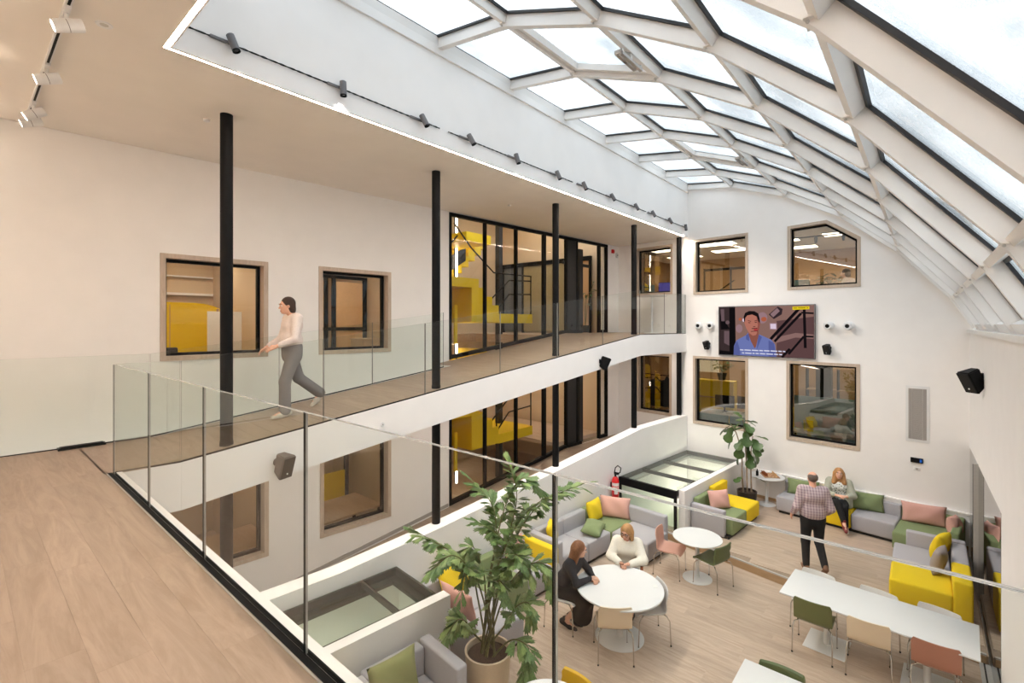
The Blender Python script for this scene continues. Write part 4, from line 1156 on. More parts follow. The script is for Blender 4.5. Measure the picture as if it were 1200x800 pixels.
# ---- cable with graphite spots along the upper wall
t = thing('spot_cable', 'thin black twisted cable strung along the white upper wall', 'cable', (0, 0, 0))
xs = [1.74, 2.91, 4.06, 4.93, 5.99, 7.14, 8.03, 9.14, 10.25, 11.16, 12.19, 13.30]
segs = [(1.34, 4.40), (4.56, 7.72), (7.86, 10.9), (11.0, 13.3)]
for a, b in segs:
    for d in (.006, -.006):
        n = int((b - a) / .06)
        obj('cable_strand', MB().tube([(a + (b - a) * k / n, 5.112 + d * math.cos(k * 2.0), 4.222 + d * math.sin(k * 2.0)) for k in range(n + 1)], .0055, 4), [W['black']], t)
for i, x in enumerate(xs):
    lab = ['graphite spotlight at the near end of the cable', 'graphite spotlight second along the cable, pointing straight down', 'graphite spotlight third along the cable', 'graphite spotlight fourth along the cable', 'graphite spotlight fifth along the cable, above the staircase end', 'graphite spotlight sixth along the cable',
           'graphite spotlight seventh along the cable', 'graphite spotlight eighth along the cable', 'graphite spotlight fourth from the far end of the cable', 'graphite spotlight third from the far end of the cable', 'graphite spotlight second from the far end of the cable', 'graphite spotlight at the far wall end of the cable'][i]
    s_ = thing('cable_spotlight', lab, 'spotlight', (x, 5.105, 4.222), 0, 'graphite spotlights on the cable')
    tilt = [20, 2, 26, 28, 16, 24, 24, 30, 30, 30, 30, 8][i]
    m4 = Matrix.Translation((0, -.045, .03)) @ Matrix.Rotation(math.radians(-tilt * .8), 4, 'Y') @ Matrix.Rotation(math.radians(-tilt * .7), 4, 'X')
    obj('rail_clip', MB().rbox((-.17, -.014, -.014), (.03, .014, .014), .004, 1), [W['spot_grey']], s_)
    obj('arm', MB().box((-.02, -.045, -.01), (.02, 0, .01)), [W['spot_grey']], s_)
    obj('body', MB().lathe([(.030, .035), (.037, .03), (.037, -.12), (.034, -.12)], 20, (0, 0, 0), 0, m4), [W['spot_grey']], s_)
    obj('lens_ring', MB().lathe([(.037, -.12), (.037, -.135), (.030, -.135), (.028, -.115)], 20, (0, 0, 0), 0, m4), [W['black']], s_)
    obj('lens', MB().lathe([(.029, -.112), (.02, -.118)], 16, (0, 0, 0), 0, m4), [W['chrome']], s_)
    L = bpy.data.lights.new('spot_beam', 'SPOT'); L.energy = (34 if i < 9 else 10) if i != 1 else 5; L.color = (1, .95, .89); L.spot_size = math.radians(95); L.spot_blend = .8; L.shadow_soft_size = .03
    lo = bpy.data.objects.new('spot_beam', L); lo.matrix_local = m4 @ Matrix.Translation((0, 0, -.14)); lo.parent = s_; COL.objects.link(lo)

# ---- white track with spots on the near ceiling
t = thing('ceiling_track', 'white power track with a black slot on the tan ceiling', 'track', (.575, 0, 3.99))
obj('profile', MB().box((-.022, .5, -.030), (.022, 8.05, 0)), [W['white']], t); obj('slot', MB().box((-.009, .5, -.033), (.009, 8.05, -.030)), [W['black']], t)
for lab, y in [('white spotlight nearest the camera on the ceiling track', 5.10), ('white spotlight second along the ceiling track', 6.35), ('white spotlight third along the ceiling track, lens visible', 7.52), ('white spotlight last along the ceiling track by the wall', 7.86),
               ('white spotlight on the ceiling track just outside the frame', 3.85), ('white spotlight on the ceiling track beside the camera', 2.6), ('white spotlight at the camera end of the ceiling track', 1.35)]:  # these three are unseen, added to light the gallery by bounce
    s_ = thing('track_spotlight', lab, 'spotlight', (.575, y, 3.955), 0, 'white track spotlights')
    obj('adaptor', MB().box((-.018, -.10, -.02), (.018, .10, .005)), [W['white']], s_)
    obj('stem', MB().tube([(0, 0, -.02), (0, 0, -.085)], .014, 10), [W['white']], s_)
    m4 = Matrix.Translation((0, 0, -.11)) @ Matrix.Rotation(math.radians(-68 if y < 7.4 or y > 7.8 else -56), 4, 'X') @ Matrix.Rotation(math.radians(18), 4, 'Y')
    m4 = Matrix.Translation((0, 0, -.115)) @ Matrix.Rotation(math.radians(174), 4, 'Z') @ Matrix.Rotation(math.radians(112 if y != 7.52 else 124), 4, 'Y')
    obj('head', MB().lathe([(.045, -.105), (.050, -.10), (.050, -.01)], 24, (0, 0, 0), 0, m4), [W['white']], s_)
    obj('joint_ring', MB().lathe([(.047, -.012), (.047, -.004)], 24, (0, 0, 0), 0, m4), [W['spot_grey']], s_)
    obj('rim', MB().lathe([(.050, -.005), (.050, .085), (.043, .085), (.040, .070)], 24, (0, 0, 0), 0, m4), [W['white']], s_)
    obj('lens', MB().lathe([(.041, .072), (.02, .074)], 18, (0, 0, 0), 0, m4), [W['lampface']], s_)
    L = bpy.data.lights.new('spot_beam', 'SPOT'); L.energy = 95 if y < 7 else 50; L.color = (1, .80, .61); L.spot_size = math.radians(80); L.spot_blend = .6; L.shadow_soft_size = .04
    lo = bpy.data.objects.new('spot_beam', L); lo.matrix_local = m4 @ Matrix.Translation((0, 0, .10)) @ Matrix.Rotation(PI, 4, 'X'); lo.parent = s_; COL.objects.link(lo)

# ================================================================== people: implicit surfaces turned into continuous meshes
def smin(a, b, k):
    h = np.clip(.5 + .5 * (b - a) / k, 0, 1)
    return b * (1 - h) + a * h - k * h * (1 - h)

def sdf(P, prims):
    d = None
    for pr in prims:
        kind = pr[0]
        if kind == 'c':                            # rounded cone between two joints
            _, a, b, ra, rb, k = pr
            a = np.array(a, float); b = np.array(b, float); ab = b - a
            t = np.clip(((P - a) @ ab) / (ab @ ab + 1e-9), 0, 1)
            v = np.linalg.norm(P - a - t[:, None] * ab, axis=1) - (ra + (rb - ra) * t)
        else:                                      # ellipsoid: e adds, x cuts
            _, c, r, k = pr[:4]
            q = P - np.array(c, float)
            if len(pr) > 4: q = q @ np.array(pr[4])
            r = np.array(r, float)
            k0 = np.linalg.norm(q / r, axis=1); k1 = np.linalg.norm(q / r ** 2, axis=1)
            v = k0 * (k0 - 1) / np.maximum(k1, 1e-6)
        if d is None: d = v
        elif kind == 'x': d = np.maximum(d, -v)
        else: d = smin(d, v, k)
    return d

def nets(prims, res, mb, mi=0):
    """surface nets of the smooth union"""
    lo = np.array([1e9] * 3); hi = -lo
    for pr in prims:
        if pr[0] == 'c':
            for p, r in ((pr[1], pr[3]), (pr[2], pr[4])):
                lo = np.minimum(lo, np.array(p) - r); hi = np.maximum(hi, np.array(p) + r)
        elif pr[0] == 'e':
            m_ = max(pr[2]); lo = np.minimum(lo, np.array(pr[1]) - m_); hi = np.maximum(hi, np.array(pr[1]) + m_)
    lo -= 2.5 * res; hi += 2.5 * res
    n = np.ceil((hi - lo) / res).astype(int) + 1
    ax_ = [lo[i] + res * np.arange(n[i]) for i in range(3)]
    G = np.stack(np.meshgrid(*ax_, indexing='ij'), -1)
    D = sdf(G.reshape(-1, 3), prims).reshape(n)
    ins = D < 0
    cs = [n[i] - 1 for i in range(3)]
    cnt = np.zeros(cs); acc = np.zeros(cs + [3])
    corner = [(i, j, k) for i in (0, 1) for j in (0, 1) for k in (0, 1)]
    sl = lambda c: tuple(slice(c[q], c[q] + cs[q]) for q in range(3))
    for c in corner:
        for q in range(3):
            if c[q]: continue
            e2 = list(c); e2[q] = 1
            a, b = D[sl(c)], D[sl(e2)]
            m_ = (a < 0) != (b < 0)
            t = np.where(m_, a / np.where(m_, a - b, 1), 0)
            p = np.zeros(cs + [3]); p[...] = c; p[..., q] += t
            acc += np.where(m_[..., None], p, 0); cnt += m_
    act = cnt > 0
    idx = -np.ones(cs, int); idx[act] = np.arange(act.sum())
    base = np.stack(np.nonzero(act), -1)
    V = lo + res * (base + acc[act] / cnt[act][:, None])
    Q = []
    for q in range(3):
        u, v = (q + 1) % 3, (q + 2) % 3
        s0 = [slice(1, cs[k]) for k in range(3)]; s0[q] = slice(0, cs[q])
        s1 = list(s0); s1[q] = slice(1, cs[q] + 1)
        a, b = ins[tuple(s0)], ins[tuple(s1)]
        for m_, fl in ((a & ~b, False), (~a & b, True)):
            loc = np.stack(np.nonzero(m_), -1)
            if not len(loc): continue
            o = loc.copy(); o[:, u] += 1; o[:, v] += 1
            def at(du, dv):
                z = o.copy(); z[:, u] += du; z[:, v] += dv
                return idx[z[:, 0], z[:, 1], z[:, 2]]
            f = np.stack([at(-1, -1), at(0, -1), at(0, 0), at(-1, 0)], -1)
            Q.append(f[:, ::-1] if fl else f)
    Q = np.concatenate(Q); Q = Q[(Q >= 0).all(1)]
    mb.add([tuple(map(float, p)) for p in V], [tuple(map(int, f)) for f in Q], mi)
    return mb

def vv(*a): return np.array(a, float)
def unit(a): return np.array(a, float) / (np.linalg.norm(a) + 1e-9)

def hand(wrist, fwd, palm, side, curl, res=.0045, s=1.0):
    """palm + five unequal, bent fingers; side = +1 puts the thumb on cross(fwd, palm)"""
    f = unit(fwd); n = unit(vv(*palm) - f * np.dot(palm, f)); t = np.cross(f, n) * side
    w0 = np.array(wrist, float); P = []
    for q in (-.027, -.009, .009, .027):
        P.append(('c', w0 + f * .02 + t * q * .7, w0 + f * .088 * s + t * q, .013, .0115, .012))
    P.append(('c', w0 - f * .03, w0 + f * .02, .021, .022, .02))
    for q, l in ((.029, .070), (.010, .080), (-.010, .074), (-.028, .058)):
        a = w0 + f * .088 + t * q; d = f.copy(); pr = a
        for k, fr in enumerate((.44, .31, .25)):
            ang = curl * (.55 + .3 * k)
            d = unit(d * math.cos(ang) + n * math.sin(ang))
            nx = pr + d * l * fr
            P.append(('c', pr, nx, .0088 - .0008 * k, .0082 - .0010 * k, .003)); pr = nx
    a = w0 + f * .03 + t * .026
    d = unit(f * .62 + t * .72 + n * .25)
    b = a + d * .042; d2 = unit(f * .85 + t * .15 + n * (.4 + .5 * curl)); c = b + d2 * .032
    P += [('c', a, b, .0125, .0105, .006), ('c', b, c, .010, .0078, .003)]
    return P

def head_prims(c, f, up):
    """skull, jaw, nose, brow, ears about centre c; f = facing"""
    f = unit(f); up = unit(vv(*up) - f * np.dot(up, f)); l = np.cross(up, f)
    B = np.stack([f, l, up], 1)
    p = lambda x, y, z: np.array(c) + f * x + l * y + up * z
    P = [('e', p(-.012, 0, .025), (.094, .074, .088), .01, B), ('e', p(.030, 0, -.035), (.062, .056, .078), .03, B), ('e', p(.062, 0, -.088), (.026, .028, .022), .03, B),
         ('c', p(.083, 0, .012), p(.108, 0, -.026), .009, .0125, .010), ('e', p(.080, 0, .030), (.020, .050, .012), .015, B),
         ('c', p(.088, .020, -.060), p(.088, -.020, -.060), .0075, .0075, .008), ('c', p(.083, .016, -.073), p(.083, -.016, -.073), .007, .007, .008),
         ('e', p(-.005, .076, -.005), (.018, .009, .030), .006, B), ('e', p(-.005, -.076, -.005), (.018, .009, .030), .006, B),
         ('e', p(.055, .034, -.022), (.028, .024, .022), .02, B), ('e', p(.055, -.034, -.022), (.028, .024, .022), .02, B)]
    return P, p, B

W['skin'] = pm('skin', S(214, 160, 134), .55, var=.05, scale=20)
W['skin2'] = pm('skin_fair', S(226, 176, 150), .55, var=.04, scale=20)
W['eyewhite'] = pm('eye_white', (.75, .73, .70, 1), .3); W['iris'] = pm('iris_dark', (.03, .02, .015, 1), .2); W['lip'] = pm('lip', S(176, 92, 84), .5)
def facebits(body, p, f, par, smile=False):
    for s_ in (1, -1):
        c = p(.078, .033 * s_, .004)
        e_ = obj('eye', MB().sphere(tuple(c), .0125, 10, 6), [W['eyewhite']], par)
        obj('iris', MB().sphere(tuple(c + f * .0075), .0068, 8, 5), [W['iris']], e_)
        obj('eyebrow', MB().tube([tuple(p(.095, .018 * s_, .030)), tuple(p(.094, .036 * s_, .035)), tuple(p(.080, .054 * s_, .029))], .0042, 6), [W['brow']], par)
    z = -.066
    obj('mouth', MB().tube([tuple(p(.086, .024, z + (.007 if smile else 0))), tuple(p(.0965, .010, z)), tuple(p(.0965, -.010, z)), tuple(p(.086, -.024, z + (.007 if smile else 0)))], .0045, 6), [W['lip']], par)
W['brow'] = pm('brow_hair', S(74, 52, 38), .8)

def body_prims(J, fat=1.0):
    """J: dict of joints (arrays). returns skin body without head and hands"""
    P = []
    pel, wa, ch, nk = J['pelvis'], J['waist'], J['chest'], J['neck']
    lat = unit(J['shoulderL'] - J['shoulderR']); hl = unit(J['hipL'] - J['hipR'])
    P += [('c', pel + hl * .055, pel - hl * .055, .098 * fat, .098 * fat, .03), ('c', wa + lat * .04, wa - lat * .04, .088 * fat, .088 * fat, .05), ('c', ch + lat * .06, ch - lat * .06, .095 * fat, .095 * fat, .05),
          ('c', J['shoulderL'] - lat * .02, J['shoulderR'] + lat * .02, .066, .066, .05), ('c', nk, J['headbase'], .058, .052, .03)]
    for s_ in 'LR':
        sh_, el, wr = J['shoulder' + s_], J['elbow' + s_], J['wrist' + s_]
        P += [('c', sh_, el, .052 * fat, .040, .03), ('c', el, wr, .040, .027, .02)]
        h, kn, an = J['hip' + s_], J['knee' + s_], J['ankle' + s_]
        P += [('c', h, kn, .085 * fat, .056, .04), ('c', kn, kn * .45 + an * .55 + unit(J.get('calf', vv(0, 0, 0))) * 0, .054, .050, .02), ('c', kn * .45 + an * .55, an, .050, .034, .03)]
        P += [('c', an, an + J['toe' + s_] * .14 + vv(0, 0, -.045), .036, .026, .03)]
    return P

def person(name, label, loc, rz, J, face, up, skin, hair, hands, clothes, smile=False, fat=1.0, res=.014):
    t = thing(name, label, 'person', loc, rz)
    hc = J['head']; hp, p, B = head_prims(hc, face, up)
    mb = MB(); nets(body_prims(J, fat) + hp, .0125, mb)
    for h in hands: nets(hand(*h), .0048, mb)
    obj('body', mb, [W[skin]], t, sharp=70)
    facebits(t, p, unit(face), t, smile)
    nets_ = MB(); nets(hair(p, B), .010, nets_); obj('hair', nets_, [W[clothes['hair']]], t, sharp=70)
    for nm, prims, mat in clothes['items']:
        q = MB(); nets(prims, res, q); obj(nm, q, [W[mat]], t, sharp=70)
    return t, p

def limb(J, s_, which, r0, r1, r2, end=1.0):
    a, b, c = {'arm': ('shoulder', 'elbow', 'wrist'), 'leg': ('hip', 'knee', 'ankle')}[which]
    A, B_, C = J[a + s_], J[b + s_], J[c + s_]
    C = B_ + (C - B_) * end
    return [('c', A, B_, r0, r1, .04), ('c', B_, C, r1, r2, .025)]
def torso_cloth(J, g, hem=.0, fat=1.0):
    lat = unit(J['shoulderL'] - J['shoulderR']); hl = unit(J['hipL'] - J['hipR'])
    pel, wa, ch = J['pelvis'], J['waist'], J['chest']
    lo = pel + (pel - wa) * hem
    return [('c', lo + hl * .06, lo - hl * .06, .115 * fat + g, .115 * fat + g, .04), ('c', wa + lat * .05, wa - lat * .05, .104 * fat + g, .104 * fat + g, .07), ('c', ch + lat * .065, ch - lat * .065, .111 * fat + g, .111 * fat + g, .07),
            ('c', J['shoulderL'] - lat * .02, J['shoulderR'] + lat * .02, .070 + g * .6, .070 + g * .6, .05)]
def shoe(an, toe, r=.046, l=.17):
    toe = unit(toe); return [('c', an + vv(0, 0, -.035) - toe * .055, an + toe * l * .45 + vv(0, 0, -.052), r * .92, r * .86, .03), ('c', an + toe * l * .45 + vv(0, 0, -.052), an + toe * l + vv(0, 0, -.058), r * .86, r * .62, .03), ('c', an, an + vv(0, 0, .03), r * .95, r * .9, .03)]

def stand(h=1.72, swing=.0):
    k = h / 1.72
    J = dict(pelvis=vv(0, 0, .95), waist=vv(.015, 0, 1.12), chest=vv(.0, 0, 1.32), neck=vv(-.012, 0, 1.46), headbase=vv(.005, 0, 1.53), head=vv(.02, 0, 1.62),
             shoulderL=vv(-.01, .175, 1.42), shoulderR=vv(-.01, -.175, 1.42), hipL=vv(0, .095, .92), hipR=vv(0, -.095, .92))
    return {a: b * k for a, b in J.items()}

for n_m, c_, r_ in [('c_greyjean', (126, 122, 122), .9), ('c_cream', (226, 214, 208), .9), ('c_shoe_light', (206, 198, 186), .7), ('c_black', (26, 26, 28), .9), ('c_blackskirt', (17, 14, 13), .95), ('c_jumper', (232, 226, 214), .95),
                    ('c_navy', (20, 26, 36), .9), ('c_denim', (96, 110, 128), .9), ('c_sagecardi', (172, 174, 158), .95), ('c_belt', (188, 112, 52), .7), ('c_shoe_brown', (120, 84, 60), .7), ('c_redcollar', (190, 44, 46), .8), ('c_skirt_grey', (96, 90, 88), .9)]:
    W[n_m] = pm('cloth_' + n_m[2:], S(*c_), r_, var=.06, scale=50, bump=.4, bscale=400)
W['hair_dark'] = pm('dark_brown_hair', S(58, 40, 32), .6, var=.3, scale=60); W['hair_brown'] = pm('chestnut_hair', S(126, 80, 48), .55, var=.3, scale=60)
W['hair_blond'] = pm('dark_blond_hair', S(176, 130, 82), .55, var=.25, scale=60); W['hair_grey'] = pm('cropped_grey_hair', S(96, 82, 74), .7, var=.25, scale=80)
# small checks for the shirt
m, t_, b_ = new_mat('check_shirt'); co = N(t_, 'ShaderNodeTexCoord'); prev = None
for ax_d, c1, c2 in (('Z', S(180, 158, 160), S(138, 116, 128)), ('Y', S(214, 202, 200), S(150, 132, 142))):
    wv = N(t_, 'ShaderNodeTexWave', bands_direction=ax_d); wv.inputs['Scale'].default_value = 7
    t_.links.new(co.outputs['Object'], wv.inputs['Vector']); rp = N(t_, 'ShaderNodeValToRGB'); rp.color_ramp.elements[0].color = c1; rp.color_ramp.elements[0].position = .35; rp.color_ramp.elements[1].color = c2; rp.color_ramp.elements[1].position = .75
    t_.links.new(wv.outputs['Color'], rp.inputs[0])
    if prev is None: prev = rp
    else:
        mxn = N(t_, 'ShaderNodeMixRGB', blend_type='MIX'); mxn.inputs[0].default_value = .45; t_.links.new(prev.outputs[0], mxn.inputs[1]); t_.links.new(rp.outputs[0], mxn.inputs[2]); t_.links.new(mxn.outputs[0], b_.inputs[0])
b_.inputs['Roughness'].default_value = .9
W['check'] = m
m, t_, b_ = new_mat('floral_blouse'); co = N(t_, 'ShaderNodeTexCoord'); vo = N(t_, 'ShaderNodeTexVoronoi'); vo.inputs['Scale'].default_value = 26
rp = N(t_, 'ShaderNodeValToRGB'); rp.color_ramp.interpolation = 'CONSTANT'; rp.color_ramp.elements[0].color = S(60, 84, 70); rp.color_ramp.elements[1].position = .33; rp.color_ramp.elements[1].color = S(226, 228, 222)
t_.links.new(co.outputs['Object'], vo.inputs['Vector']); t_.links.new(vo.outputs['Distance'], rp.inputs[0]); t_.links.new(rp.outputs[0], b_.inputs[0]); W['floral'] = m

# --- walker going down the ramp (moves towards -x, seen from the side)
J = stand(1.69)
J.update(kneeL=vv(.19, .10, .50), ankleL=vv(.02, .10, .085), toeL=vv(1, 0, -.1))
J['kneeR'] = vv(-.06, -.10, .49); J['ankleR'] = vv(-.46, -.10, .26); J['toeR'] = vv(.75, 0, -.65); J['kneeR'] = vv(-.13, -.09, .52)
J['kneeL'] = vv(.13, .09, .50); J['ankleL'] = vv(.13, .09, .085)
J.update(elbowL=vv(.05, .24, 1.10), wristL=vv(.27, .18, 1.01), elbowR=vv(.06, -.23, 1.11), wristR=vv(.29, -.17, .98))
J['head'] = J['head'] + vv(.05, 0, -.01); J['headbase'] = J['headbase'] + vv(.03, 0, 0)
hair_short = lambda p, B: [('e', p(-.025, 0, .035), (.098, .086, .096), .01, B), ('e', p(-.055, 0, -.05), (.06, .075, .085), .03, B), ('x', p(.085, 0, -.045), (.09, .075, .105), .01, B)]
legs = [('c', J['hipL'] + vv(0, -.02, .08), J['hipR'] + vv(0, .02, .08), .118, .118, .03), ('c', J['hipL'] + vv(0, -.03, -.05), J['hipR'] + vv(0, .03, -.05), .112, .112, .04)]
for s_ in 'LR': legs += limb(J, s_, 'leg', .102, .078, .080, .97)
person('person', 'person walking along the ramp in a pale top and wide grey trousers', (3.2, 6.97, F(3.2) - .02), math.radians(176), J, (1, -.1, -.12), (0, 0, 1), 'skin2', hair_short,
       [(J['wristL'], J['wristL'] - J['elbowL'], (0, -.6, -.8), -1, .35), (J['wristR'], J['wristR'] - J['elbowR'], (0, .6, -.8), 1, .35)],
       dict(hair='hair_dark', items=[('trousers', legs, 'c_greyjean'), ('top', torso_cloth(J, .014, -.85) + limb(J, 'L', 'arm', .066, .054, .044, .80) + limb(J, 'R', 'arm', .066, .054, .044, .80), 'c_cream'),
                                     ('shoe', shoe(J['ankleL'], J['toeL']), 'c_shoe_light'), ('shoe', shoe(J['ankleR'], J['toeR']), 'c_shoe_light')]))

# --- man walking on the raised floor, seen from behind
J = stand(1.75)
J.update(kneeL=vv(.06, .10, .50), ankleL=vv(.02, .10, .085), toeL=vv(1, .1, 0), kneeR=vv(.02, -.10, .52), ankleR=vv(-.26, -.12, .19), toeR=vv(.8, 0, -.6),
         elbowL=vv(-.06, .27, 1.15), wristL=vv(.10, .30, .96), elbowR=vv(-.06, -.27, 1.15), wristR=vv(.14, -.25, 1.00))
hair_crop = lambda p, B: [('e', p(-.022, 0, .018), (.090, .080, .082), .01, B), ('x', p(.10, 0, .04), (.12, .10, .16), .01, B), ('x', p(-.01, 0, .125), (.07, .055, .05), .01, B)]
legs = [('c', J['hipL'] + vv(0, -.02, .06), J['hipR'] + vv(0, .02, .06), .120, .120, .03), ('c', J['hipL'] + vv(0, -.03, -.05), J['hipR'] + vv(0, .03, -.05), .114, .114, .04)]
for s_ in 'LR': legs += limb(J, s_, 'leg', .102, .072, .056, .96)
belt = [('c', vv(0, .055, 1.035), vv(0, -.055, 1.035), .139, .139, .03), ('x', vv(0, 0, 1.21), (.4, .4, .14), .01), ('x', vv(0, 0, .87), (.4, .4, .14), .01)]
person('person', 'balding man in a checked shirt and dark trousers walking away', (10.0, 1.52, R), math.radians(24), J, (.9, .1, -.15), (.1, 0, 1), 'skin', hair_crop,
       [(J['wristL'], J['wristL'] - J['elbowL'], (0, -1, 0), -1, .5), (J['wristR'], J['wristR'] - J['elbowR'], (0, 1, 0), 1, .5)],
       dict(hair='hair_grey', items=[('trousers', legs, 'c_black'), ('belt', belt, 'c_belt'), ('shirt', torso_cloth(J, .022, -.45, 1.12) + limb(J, 'L', 'arm', .076, .062, .052, .72) + limb(J, 'R', 'arm', .076, .062, .052, .72), 'check'),
                                     ('shoe', shoe(J['ankleL'], J['toeL']), 'c_shoe_brown'), ('shoe', shoe(J['ankleR'], J['toeR']), 'c_shoe_brown')]), fat=1.04)

# --- seated figures: origin on the floor below the hips, facing +x
def sit(lean=.08, h=.45):
    return dict(pelvis=vv(-.05, 0, h + .11), waist=vv(-.05 + lean * .4, 0, h + .27), chest=vv(-.04 + lean, 0, h + .45), neck=vv(-.05 + lean * 1.3, 0, h + .585), headbase=vv(-.02 + lean * 1.4, 0, h + .65), head=vv(.0 + lean * 1.5, 0, h + .735),
                shoulderL=vv(-.045 + lean * 1.2, .165, h + .545), shoulderR=vv(-.045 + lean * 1.2, -.165, h + .545), hipL=vv(-.02, .085, h + .09), hipR=vv(-.02, -.085, h + .09))

# woman in black, back three quarters to the camera
J = sit(.16)
J.update(kneeL=vv(.38, .10, .50), kneeR=vv(.38, -.10, .50), ankleL=vv(.10, .06, .12), ankleR=vv(.04, -.07, .10), toeL=vv(.8, 0, -.4), toeR=vv(.9, 0, -.2),
         elbowL=vv(.30, .24, .78), wristL=vv(.43, .07, .79), elbowR=vv(.28, -.23, .78), wristR=vv(.42, -.02, .80))
long_hair = lambda p, B: [('e', p(-.022, 0, .03), (.102, .088, .098), .01, B), ('c', p(-.06, .03, -.02), p(-.085, .035, -.26), .062, .045, .05), ('c', p(-.06, -.03, -.02), p(-.085, -.035, -.26), .062, .045, .05),
                          ('c', p(-.01, .066, -.02), p(-.03, .075, -.20), .034, .024, .03), ('c', p(-.01, -.066, -.02), p(-.03, -.075, -.20), .034, .024, .03), ('x', p(.10, 0, -.05), (.085, .066, .11), .01, B)]
skirt = [('c', J['hipL'] + vv(-.03, -.02, .05), J['hipR'] + vv(-.03, .02, .05), .135, .135, .04)]
for s_ in 'LR': skirt += [('c', J['hip' + s_], J['knee' + s_], .115, .088, .05), ('c', J['knee' + s_], J['knee' + s_] * .35 + J['ankle' + s_] * .65 + vv(.10, 0, .02), .092, .105, .06)]
skirt += [('c', vv(.30, .0, .40), vv(.30, .0, .20), .12, .13, .08)]
W['strap'] = pm('belt_pale', S(190, 176, 150), .6)
person('person', 'woman with long brown hair in a dark jumper and black skirt at the round table', (6.06, 4.16, M), math.radians(-78), J, (.85, .45, -.2), (.1, 0, 1), 'skin2', long_hair,
       [(J['wristL'], (.6, -.75, 0), (.2, -.3, -1), -1, .9), (J['wristR'], (.8, .55, 0), (.2, .3, -1), 1, .9)],
       dict(hair='hair_brown', items=[('skirt', skirt, 'c_blackskirt'), ('jumper', torso_cloth(J, .014, -.1) + limb(J, 'L', 'arm', .064, .054, .036, .98) + limb(J, 'R', 'arm', .064, .054, .036, .98), 'c_navy'),
                                      ('shoe', shoe(J['ankleL'], J['toeL']), 'c_black'), ('shoe', shoe(J['ankleR'], J['toeR']), 'c_black')]))
# woman in white jumper, facing the camera side
J = sit(.08)
J.update(kneeL=vv(.40, .10, .49), kneeR=vv(.40, -.10, .49), ankleL=vv(.36, .10, .09), ankleR=vv(.30, -.10, .09), toeL=vv(1, 0, 0), toeR=vv(1, 0, 0),
         elbowL=vv(.20, .26, .80), wristL=vv(.36, .05, .79), elbowR=vv(.18, -.25, .80), wristR=vv(.35, -.08, .79))
bob = lambda p, B: [('e', p(-.020, 0, .034), (.104, .092, .098), .01, B), ('c', p(-.02, .070, .01), p(.0, .078, -.095), .044, .036, .04), ('c', p(-.02, -.070, .01), p(.0, -.078, -.095), .044, .036, .04), ('e', p(-.06, 0, -.05), (.06, .08, .075), .03, B), ('x', p(.10, 0, -.045), (.085, .064, .105), .01, B)]
legs = [('c', J['hipL'] + vv(-.02, -.02, .03), J['hipR'] + vv(-.02, .02, .03), .125, .125, .03)]
for s_ in 'LR': legs += limb(J, s_, 'leg', .10, .074, .06, .96)
t, p = person('person', 'woman with blond bob and glasses in a white jumper at the round table', (7.22, 3.71, M), math.radians(203), J, (.86, -.38, -.22), (.1, 0, 1), 'skin', bob,
       [(J['wristL'], (.45, -.85, -.05), (.3, -.2, -1), -1, .9), (J['wristR'], (.75, .5, -.05), (.3, .2, -1), 1, .9)],
       dict(hair='hair_blond', items=[('trousers', legs, 'c_denim'), ('jumper', torso_cloth(J, .030, -.1) + limb(J, 'L', 'arm', .080, .076, .046, .86) + limb(J, 'R', 'arm', .080, .076, .046, .86), 'c_jumper'),
                                      ('collar', [('c', J['neck'] + vv(0, 0, -.035), J['neck'] + vv(.012, 0, .012), .082, .064, .02)], 'c_redcollar'), ('shoe', shoe(J['ankleL'], J['toeL']), 'c_black'), ('shoe', shoe(J['ankleR'], J['toeR']), 'c_black')]))
mb = MB()
for s_ in (1, -1):
    mb.tube([tuple(p(.097, .034 * s_ + .024 * math.cos(a), .004 + .020 * math.sin(a))) for a in np.linspace(0, 2 * PI, 15)], .0028, 5)
    mb.tube([tuple(p(.096, .057 * s_, .010)), tuple(p(.0, .082 * s_, .012))], .0028, 5)
mb.tube([tuple(p(.100, .012, .006)), tuple(p(.100, -.012, .006))], .0028, 5)
obj('glasses', mb, [W['black']], t)
# woman on the far sofa, facing the camera, legs crossed
J = sit(.02, .39)
J.update(kneeL=vv(.40, .07, .52), kneeR=vv(.42, -.05, .60), ankleL=vv(.40, .10, .10), ankleR=vv(.56, .05, .25), toeL=vv(1, .1, 0), toeR=vv(.8, .2, -.5),
         elbowL=vv(.12, .25, .70), wristL=vv(.30, .12, .72), elbowR=vv(.13, -.24, .70), wristR=vv(.33, -.06, .73))
wavy = lambda p, B: [('e', p(-.018, 0, .034), (.100, .092, .096), .01, B), ('c', p(-.015, .072, .0), p(.02, .095, -.19), .042, .046, .04), ('c', p(-.015, -.072, .0), p(.02, -.095, -.19), .042, .046, .04), ('c', p(-.06, 0, -.03), p(-.06, 0, -.18), .075, .08, .05), ('x', p(.10, 0, -.04), (.085, .066, .11), .01, B)]
legs = [('c', J['hipL'] + vv(-.02, -.02, .02), J['hipR'] + vv(-.02, .02, .02), .13, .13, .03)]
for s_ in 'LR': legs += limb(J, s_, 'leg', .10, .072, .05, .93)
card = [q for s_ in 'LR' for q in limb(J, s_, 'arm', .078, .068, .056, .72)] + [('c', J['shoulder' + s_] + vv(.02, 0, -.02), vv(.04, .19 * (1 if s_ == 'L' else -1), .46), .075, .065, .05) for s_ in 'LR'] + [('c', J['shoulderL'] + vv(-.04, -.03, 0), J['shoulderR'] + vv(-.04, .03, 0), .072, .072, .04), ('c', vv(-.1, .1, .55), vv(-.1, -.1, .55), .10, .10, .06), ('c', vv(-.08, .08, .8), vv(-.08, -.08, .8), .10, .10, .06)]
W['c_redshoe'] = pm('dark_red_shoe', S(120, 40, 40), .6)
